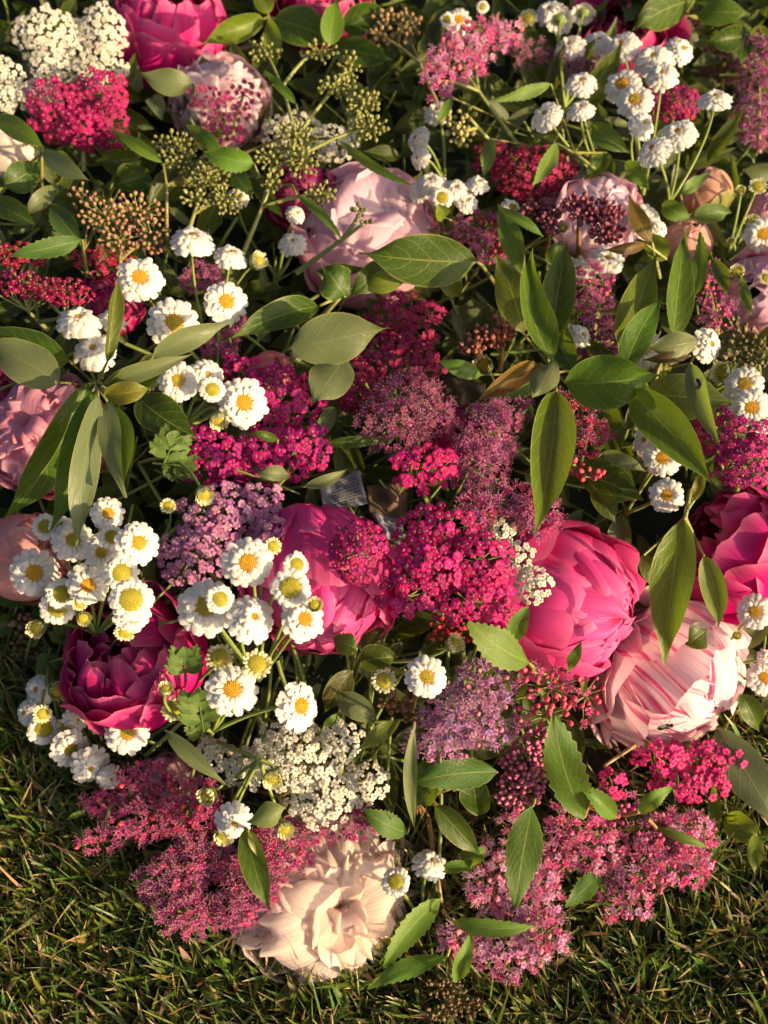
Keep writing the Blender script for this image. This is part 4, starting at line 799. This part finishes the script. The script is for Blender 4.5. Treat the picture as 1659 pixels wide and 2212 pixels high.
shoot('peony_leaf_spray', 'peony leaves folded over the soft peach bud at the left margin', (90, 420, -.01), (90, 330, .04), [
    ((-15, 250, .05), (98, 322, .05), 52, D(color=(.09, .15, .025), fold=.3)), ((92, 322, .05), (198, 392, .05), 50, D(under=True, color=(.13, .18, .06), fold=.4)),
    ((110, 330, .04), (190, 390, .042), 46, D(color=(.07, .13, .02))), ((10, 400, .03), (90, 350, .03), 90, D(color=G_DK)), ((60, 460, .03), (130, 392, .035), 50, D(under=True, color=(.12, .12, .06))), ((-20, 440, .03), (80, 490, .03), 60, D(color=G_DK))])
shoot('peony_leaf_spray', 'pale leaf lying at the foot of the hot pink peony', (420, 260, -.01), (418, 200, .03), [
    ((418, 178, .05), (298, 156, .055), 60, D(under=True, color=(.15, .19, .08), fold=-.1, bow=-8)), ((330, 210, .02), (350, 260, .02), 50, D(under=True, color=(.1, .14, .06)))])
shoot('spirea_leaf_spray', 'narrow serrated leaves around the dense olive bud spray', (360, 520, .0), (360, 400, .04), [
    ((352, 352, .055), (238, 277, .07), 34, D(kind='s', color=(.12, .18, .03), fold=.5)), ((548, 352, .062), (442, 330, .07), 60, D(kind='s', color=(.10, .2, .025), fold=.25, j=(560, 380, .05))),
    ((475, 330, .05), (400, 270, .055), 40, D(kind='s', color=G_SER)), ((640, 225, .07), (570, 152, .075), 26, D(kind='s', color=G_SER, j=(650, 280, .05))),
    ((730, 300, .06), (890, 400, .06), 26, D(kind='s', color=G_SER, j=(690, 300, .05))), ((640, 420, .06), (740, 520, .065), 24, D(kind='s', color=G_SER, j=(630, 400, .05))),
    ((480, 345, .04), (545, 430, .04), 50, D(kind='s', color=G_DK)), ((540, 360, .03), (610, 470, .03), 44, D(kind='s', color=G_DK))])
shoot('spirea_leaf_spray', 'dark serrated leaves below the pink-tipped green buds', (190, 610, -.01), (180, 540, .03), [
    ((178, 518, .045), (22, 552, .055), 54, D(kind='s', color=(.06, .14, .04), fold=.3)), ((170, 520, .03), (110, 440, .035), 60, D(kind='s', color=(.04, .09, .03))),
    ((190, 480, .02), (110, 420, .02), 80, D(color=G_DK)), ((300, 340, .01), (210, 350, .01), 80, D(color=G_DK)), ((250, 400, .0), (330, 370, .0), 70, D(color=G_DK))])
shoot('spirea_leaf_spray', 'narrow green leaves among the top feverfew stems', (1330, 400, -.01), (1240, 330, .03), [
    ((1205, 310, .045), (1150, 400, .055), 44, D(kind='s', color=(.13, .19, .05), fold=.3)), ((1060, 300, .03), (1045, 380, .04), 42, D(kind='s', color=(.13, .19, .05), fold=.4)),
    ((1190, 182, .05), (1065, 218, .055), 32, D(kind='s', color=(.12, .17, .05), fold=.4)), ((975, 210, .04), (942, 265, .045), 26, D(kind='s', color=G_SER)),
    ((1280, 270, .02), (1360, 330, .02), 60, D(color=(.09, .15, .05))), ((1350, 350, .03), (1400, 410, .03), 40, D(kind='s', color=G_SER)), ((1310, 330, .01), (1260, 390, .01), 50, D(color=G_DK))])
shoot('spirea_leaf_spray', 'green leaves either side of the maroon bud stalks', (1130, 600, -.01), (1130, 540, .02), [
    ((1125, 590, .03), (1075, 440, .04), 60, D(kind='l', color=(.09, .17, .04), fold=.3)), ((1172, 510, .045), (1078, 446, .05), 28, D(kind='s', color=G_SER)),
    ((1190, 570, .03), (1215, 520, .04), 50, D(color=G_DK)), ((960, 470, .03), (945, 440, .05), 40, D(color=G_YEL))])
shoot('dogwood_shoot', 'young reddish-brown leaf pair below the tan peony bud', (1425, 600, .0), (1412, 540, .05), [
    ((1408, 522, .056), (1358, 418, .07), 50, D(color=(.12, .055, .02), fold=.5)), ((1395, 528, .055), (1305, 540, .058), 32, D(color=(.12, .05, .025), fold=.4)), ((1440, 560, .04), (1400, 500, .04), 60, D(color=G_YEL))], stemcol=(.3, .3, .1))
shoot('peony_leaf_spray', 'leaves around the tan peony bud', (1470, 480, -.01), (1480, 470, .01), [
    ((1470, 420, .04), (1530, 372, .045), 34, D(color=(.11, .17, .05), fold=.3)), ((1500, 470, .03), (1580, 460, .035), 50, D(color=(.10, .16, .07))), ((1430, 440, .03), (1490, 470, .03), 50, D(kind='s', color=G_SER)),
    ((1540, 560, .03), (1570, 640, .03), 40, D(color=G_DK)), ((1600, 600, .04), (1622, 680, .045), 28, D(kind='s', color=(.06, .12, .02)))])
shoot('dogwood_shoot', 'hanging dogwood leaf whose tip touches the striped peony', (1490, 1060, -.01), (1480, 1118, .05), [
    ((1478, 1122, .060), (1436, 1436, .068), 118, D(fold=.25, arch=.012, bow=10, color=(.095, .15, .02))), ((1520, 1200, .05), (1552, 1356, .05), 66, D(color=(.14, .18, .05), fold=.3)),
    ((1500, 1080, .04), (1520, 1010, .045), 30, D(color=(.14, .10, .02), j=(1485, 1100, .05))), ((1390, 1200, .01), (1430, 1280, .01), 60, D(color=G_DK)), ((1530, 1360, .02), (1480, 1400, .02), 70, D(color=G_DK))], stemcol=(.26, .29, .08))
shoot('spirea_leaf_spray', 'light green serrated leaf right of the feverfew bud above mauve spirea', (1190, 1560, .0), (1150, 1440, .05), [
    ((1142, 1432, .056), (1010, 1344, .066), 92, D(kind='s', color=(.12, .20, .04), fold=.2)), ((1105, 1390, .04), (1142, 1310, .045), 50, D(kind='s', color=(.07, .15, .03), fold=.3)),
    ((1225, 1450, .055), (1256, 1385, .062), 30, D(kind='l', color=(.08, .14, .03), fold=.4)), ((1260, 1500, .055), (1268, 1465, .06), 16, D(kind='l', color=(.11, .19, .04))), ((1060, 1560, .03), (1110, 1520, .03), 50, D(color=G_DK))])
shoot('spirea_leaf_spray', 'two upright serrated leaves between the bud clusters and rosy spirea', (1280, 1740, .01), (1270, 1740, .03), [
    ((1262, 1765, .045), (1198, 1540, .056), 108, D(kind='s', color=(.07, .145, .03), fold=.3, arch=.01)), ((1330, 1765, .05), (1255, 1700, .052), 54, D(kind='s', color=(.08, .16, .03), j=(1320, 1760, .04))),
    ((1380, 1755, .055), (1455, 1700, .062), 44, D(kind='s', color=(.12, .22, .04), j=(1350, 1760, .04))), ((1420, 1790, .04), (1530, 1830, .04), 30, D(kind='s', color=G_SER, j=(1400, 1770, .04))), ((1340, 1790, .03), (1440, 1760, .03), 50, D(kind='s', color=G_DK))], stemcol=(.30, .17, .07), r=.0015)
shoot('spirea_leaf_spray', 'oval serrated leaf in front of the pale pink spirea', (1160, 1700, .0), (1152, 1735, .04), [
    ((1150, 1742, .055), (1112, 1962, .064), 98, D(kind='s', color=(.055, .12, .022), fold=.2, arch=.012)), ((960, 1700, .03), (900, 1690, .03), 40, D(kind='s', color=G_SER))])
shoot('spirea_leaf_spray', 'dark serrated leaf beside the purple-pink bud cluster', (900, 1760, -.01), (900, 1730, .02), [
    ((1074, 1668, .04), (890, 1690, .046), 84, D(kind='s', color=(.05, .115, .03), fold=.2)), ((895, 1560, .045), (897, 1795, .05), 38, D(under=True, kind='l', color=(.16, .2, .09), fold=.6)),
    ((905, 1740, .03), (930, 1620, .03), 90, D(color=G_DK)), ((940, 1740, .028), (1040, 1850, .03), 62, D(color=(.06, .10, .02), fold=.3)), ((880, 1800, .034), (785, 1748, .04), 60, D(kind='s', color=(.05, .12, .02), fold=.3)),
    ((1000, 1860, .025), (1050, 1840, .03), 50, D(kind='s', color=G_SER)), ((1030, 1760, .02), (1010, 1660, .02), 80, D(color=G_DK)), ((950, 1880, .03), (1040, 1870, .03), 36, D(kind='s', color=G_SER))], stemcol=(.22, .12, .06))
shoot('spirea_leaf_spray', 'arching tan stem with four bright serrated leaves over the front grass', (925, 1770, .0), (950, 1930, .04), [
    ((952, 1942, .044), (828, 2092, .046), 62, D(kind='s', color=(.12, .21, .035), fold=.2)), ((966, 2066, .034), (792, 2136, .03), 54, D(kind='s', color=(.09, .19, .035), fold=.2, j=(970, 2050, .034))),
    ((975, 1990, .05), (1156, 2000, .058), 48, D(kind='s', color=(.09, .19, .035), fold=.3, bow=14, j=(958, 1970, .04))), ((985, 2120, .04), (1018, 2014, .05), 40, D(kind='s', color=(.10, .21, .035), fold=.3, j=(975, 2080, .034)))], stemcol=(.28, .22, .08))
shoot('dogwood_shoot', 'blue-grey leaf underside at the frame edge below the striped peony', (1560, 1640, -.01), (1560, 1590, .03), [
    ((1548, 1572, .028), (1680, 1790, .034), 118, D(under=True, color=(.09, .12, .11), fold=.25)), ((1570, 1760, .025), (1640, 1830, .03), 66, D(color=(.15, .17, .03), fold=.3)), ((1540, 1690, .02), (1545, 1820, .02), 34, D(kind='l', color=(.12, .2, .04))),
    ((1640, 1800, .03), (1630, 1890, .035), 44, D(color=(.16, .2, .03))), ((1570, 1810, .02), (1495, 1925, .012), 18, D(kind='l', color=(.10, .18, .03), bow=14)), ((1600, 1500, .03), (1640, 1580, .03), 60, D(color=G_DK))])
shoot('spirea_leaf_spray', 'serrated leaves under the rosy spirea near the lawn', (1290, 1860, .0), (1290, 1880, .02), [
    ((1300, 1880, .025), (1220, 1960, .03), 52, D(kind='s', color=(.08, .16, .04), fold=.3)), ((1290, 1860, .02), (1310, 1930, .02), 40, D(kind='s', color=G_SER))])
shoot('dogwood_shoot', 'slim dark leaf falling from the feverfew onto the peach peony', (520, 1740, .01), (528, 1785, .045), [
    ((530, 1790, .058), (586, 1972, .066), 64, D(color=(.05, .105, .018), fold=.3, bow=16)), ((536, 1795, .066), (556, 1850, .07), 14, D(kind='l', color=(.4, .36, .2)))])
shoot('dogwood_shoot', 'pale olive leaves beside the white yarrow', (600, 1700, .0), (600, 1720, .03), [
    ((615, 1745, .058), (530, 1775, .06), 70, D(under=True, color=(.14, .19, .05), fold=-.2, bow=-10)), ((358, 1578, .04), (488, 1694, .05), 46, D(under=True, color=(.14, .17, .08), fold=.4, bow=16, j=(480, 1690, .03))), ((862, 1556, .03), (768, 1622, .034), 42, D(color=(.12, .14, .04), fold=.3, j=(800, 1640, .02))), ((700, 1570, .03), (730, 1540, .03), 20, D(color=G_SER))])
shoot('dogwood_shoot', 'dark reddish-green leaves right of the feverfew in deep shade', (740, 1560, -.02), (740, 1540, .0), [
    ((760, 1450, .005), (700, 1540, .01), 60, D(color=(.05, .05, .015), fold=.3)), ((730, 1500, .008), (820, 1560, .012), 70, D(under=True, color=(.1, .13, .07))), ((780, 1430, .01), (860, 1420, .01), 70, D(color=G_DK)), ((770, 1400, .012), (720, 1380, .01), 60, D(kind='s', color=(.06, .13, .02)))])
shoot('spirea_leaf_spray', 'small bright leaves at the lawn edge beside crimson spirea', (330, 1850, .0), (320, 1840, .01), [
    ((365, 1840, .016), (290, 1914, .018), 26, D(kind='l', color=(.12, .2, .03))), ((190, 1748, .022), (142, 1772, .022), 16, D(kind='l', color=(.15, .22, .04)))])
shoot('dogwood_shoot', 'curled grey-green leaf beside the printed paper', (600, 1080, -.01), (590, 1060, .02), [
    ((625, 1025, .03), (550, 1020, .036), 44, D(under=True, color=(.12, .15, .09), fold=.5, wave=.12)), ((660, 1050, .024), (752, 1012, .03), 36, D(under=True, color=(.2, .21, .12), fold=.5, bow=18)), ((720, 880, .01), (695, 960, .012), 42, D(under=True, color=(.12, .15, .10))), ((690, 960, .02), (850, 950, .02), 30, D(kind='l', color=G_DK)), ((600, 950, .035), (540, 935, .045), 26, D(color=G_DK))])
shoot('peony_leaf_spray', 'green leaves at the left margin under the peach and pink bud', (60, 1330, -.01), (40, 1300, .01), [
    ((60, 1300, .012), (-10, 1290, .016), 50, D(kind='s', color=(.07, .15, .03))), ((30, 1330, .01), (-20, 1380, .01), 50, D(color=G_DK)), ((130, 1320, .01), (60, 1330, .01), 50, D(color=G_DK))])

# paper, wrapping
def sheet(name, label, cat, corners, material, crumple=.004, lines=False):
    P = [pt(*c) for c in corners]; e = thing(name, label, cat, P[0]); n = 14; pts = []; uvs = []; V = frame(*corners[0][:2])[2]
    for i in range(n + 1):
        for j in range(n + 1):
            a, b = i / n, j / n; q = P[0] * (1 - a) * (1 - b) + P[1] * (1 - a) * b + P[2] * a * b + P[3] * a * (1 - b)
            q = q + V * crumple * (noise.noise((a * 2.5, b * 2.5, corners[0][0])) + .4 * abs(noise.noise((a * 6, b * 6, 3)))); pts.append(q); uvs.append((a, b))
    mb = MB(); mb.grid(pts, uvs, n, n); o = put('sheet', mb.mesh('sheet', [material], P[0]), e)
    so = o.modifiers.new('thickness', 'SOLIDIFY'); so.thickness = .0002
    return e, P, V
e, P, V = sheet('paper_slip', 'grey printed paper slip showing between the flowers in the centre', 'paper', [(690, 1050, -.006), (775, 1015, -.004), (795, 1088, -.008), (700, 1112, -.012)], M_PAPER, .002)
for k in range(9):                              # lines of print, too fine to read
    a = .12 + .09 * k; mb = MB(); p = lambda x: P[0] * (1 - a) * (1 - x) + P[1] * (1 - a) * x + P[2] * a * x + P[3] * a * (1 - x) + V * .0016
    x = .25
    while x < .9:
        L = random.uniform(.03, .09); d = (P[3] - P[0]).normalized() * .00022; mb.face([p(x) - d, p(min(.92, x + L)) - d, p(min(.92, x + L)) + d, p(x) + d]); x += L + .02
    put('print_line', mb.mesh('print_line', [M_FLY], e.location), e, kind='stuff')
sheet('wrapping_paper', 'brown kraft wrapping paper fold behind the crimson yarrow', 'paper', [(790, 1050, -.02), (880, 1040, -.02), (880, 1130, -.024), (800, 1120, -.026)], M_KRAFT, .006)
sheet('tissue_paper', 'crumpled pale tissue beside the pink globe peony', 'paper', [(800, 1105, -.004), (870, 1125, -.002), (870, 1180, -.008), (830, 1160, -.008)], M_PAPER, .008)
sheet('wrapping_paper', 'shaded brown paper cone right of the dark red yarrow', 'paper', [(950, 810, -.02), (1050, 830, -.02), (1045, 910, -.026), (985, 900, -.026)], M_KRAFT, .010)

# insects
def fly(label, u, v, lift, ln, ang, nx=0, ny=0):
    c = pt(u, v, lift); a = axis(u, v, nx, ny); M3 = rot_to(a, ang); e = thing('fly', label, 'fly', c, 'small flies'); s = ln * mpp(u, v)
    mb = MB(); mb.ball((0, 0, .22), .17, n=10, m=8, ax=(1, 0, 0), sz=1.25); mb.ball((-.3, 0, .2), .16, n=10, m=8, ax=(1, 0, 0), sz=1.7); mb.ball((.28, 0, .22), .13, n=10, m=8)
    put('body', mb.mesh('body', [M_FLY]), e, M=place(e, c, M3, s))
    for sg in (-1, 1):
        mb = MB(); leaf_geo(mb, Vector((.05, .08 * sg, .36)), Vector((-.3, .22 * sg, .40)), Vector((-.65, .26 * sg, .30)), .26, Vector((0, 0, 1)), kind='l', fold=0, wave=0, nu=8, nv=4); put('wing', mb.mesh('wing', [M_WING]), e, M=place(e, c, M3, s))
        for k, x in enumerate((.12, 0, -.12)):
            mb = MB(); mb.tube([(x, .1 * sg, .16), (x * 2.2, .34 * sg, .26), (x * 3.6, .52 * sg, 0)], .022, .012, 4); put('leg', mb.mesh('leg', [M_FLY]), e, M=place(e, c, M3, s))
fly('small black fly sitting on the striped peony', 1440, 1566, .036, 34, .5, .1, -.5)
fly('small fly on the pale leaf above the edge magenta yarrow', 1513, 832, .068, 26, -.7)
fly('tiny fly on the flat-topped feverfew bloom over the olive buds', 448, 503, .044, 20, .9)

# stems criss-crossing below the blooms
mb = MB(); rs = random.Random(11)
for i in range(620):
    u = rs.uniform(-60, 1720); v = rs.uniform(-60, 1980); q = pt(u, v, 0)
    if q.z < .05: continue
    A = pt(u, v, rs.uniform(-.045, .002)); a, b, c = frame(u, v); an = rs.gauss(1.9, .7); L = rs.uniform(.03, .085)
    B = A + (a * math.cos(an) - b * math.sin(an)) * L - c * rs.uniform(.0, .05); r0 = rs.uniform(.0006, .0014)
    mb.tube(bez(A, (A + B) / 2 + a * rs.uniform(-.012, .012) + c * rs.uniform(0, .008), B, 6), r0 * .8, r0, 5)
o = put('stem_tangle', mb.mesh('stem_tangle', [M_STEM]), color=(.19, .24, .06)); o['kind'] = 'stuff'; o['label'] = 'tangle of thin green stems glimpsed between the blooms'; o['category'] = 'stems'
# leaves filling the inside of the heap (nobody could count them)
mb = MB(); rs = random.Random(3)
for i in range(2600):
    u = rs.uniform(-150, 1810); v = rs.uniform(-150, 2080) if i < 2100 else rs.uniform(1150, 2080)
    q = pt(u, v, 0)
    if q.z < .03: continue
    lift = rs.uniform(-.07, -.018)
    k = mpp(u, v); an = rs.uniform(0, 6.283); L = rs.uniform(60, 150)
    A = pt(u, v, lift); a, b, c = frame(u, v); T = (a * math.cos(an) + b * math.sin(an) + c * rs.uniform(-.5, .4)).normalized(); B = A + T * L * k
    random.seed(i); leaf_geo(mb, A, (A + B) / 2 + c * .004, B, L * k * rs.uniform(.28, .5), (c + a * rs.uniform(-.7, .7) + b * rs.uniform(-.7, .7)).normalized(), kind=rs.choice('dsl'), under=rs.random() < .22, nu=7, nv=4)
for i in range(3400):                           # the heap goes on beyond the frame
    x, y = rs.uniform(-.76, .76), rs.uniform(-.02, 1.10); h = height(x, y)
    if h < .02 or (abs(x) < .17 + .32 * y and y < .62): continue
    A = Vector((x, y, max(.005, h - rs.uniform(.01, .05)))); an = rs.uniform(0, 6.283); L = rs.uniform(.025, .06); T = Vector((math.cos(an), math.sin(an), rs.uniform(-.2, .5))); B = A + T * L
    random.seed(i); leaf_geo(mb, A, (A + B) / 2 + Vector((0, 0, .005)), B, L * rs.uniform(.3, .5), Vector((rs.uniform(-.5, .5), rs.uniform(-.5, .5), 1)), kind=rs.choice('dsl'), under=rs.random() < .2, nu=6, nv=4)
o = put('foliage', mb.mesh('foliage', [M_LEAF]), color=(.048, .080, .014)); o['kind'] = 'stuff'; o['label'] = 'mixed green leaves filling the gaps deep between the flowers'; o['category'] = 'foliage'
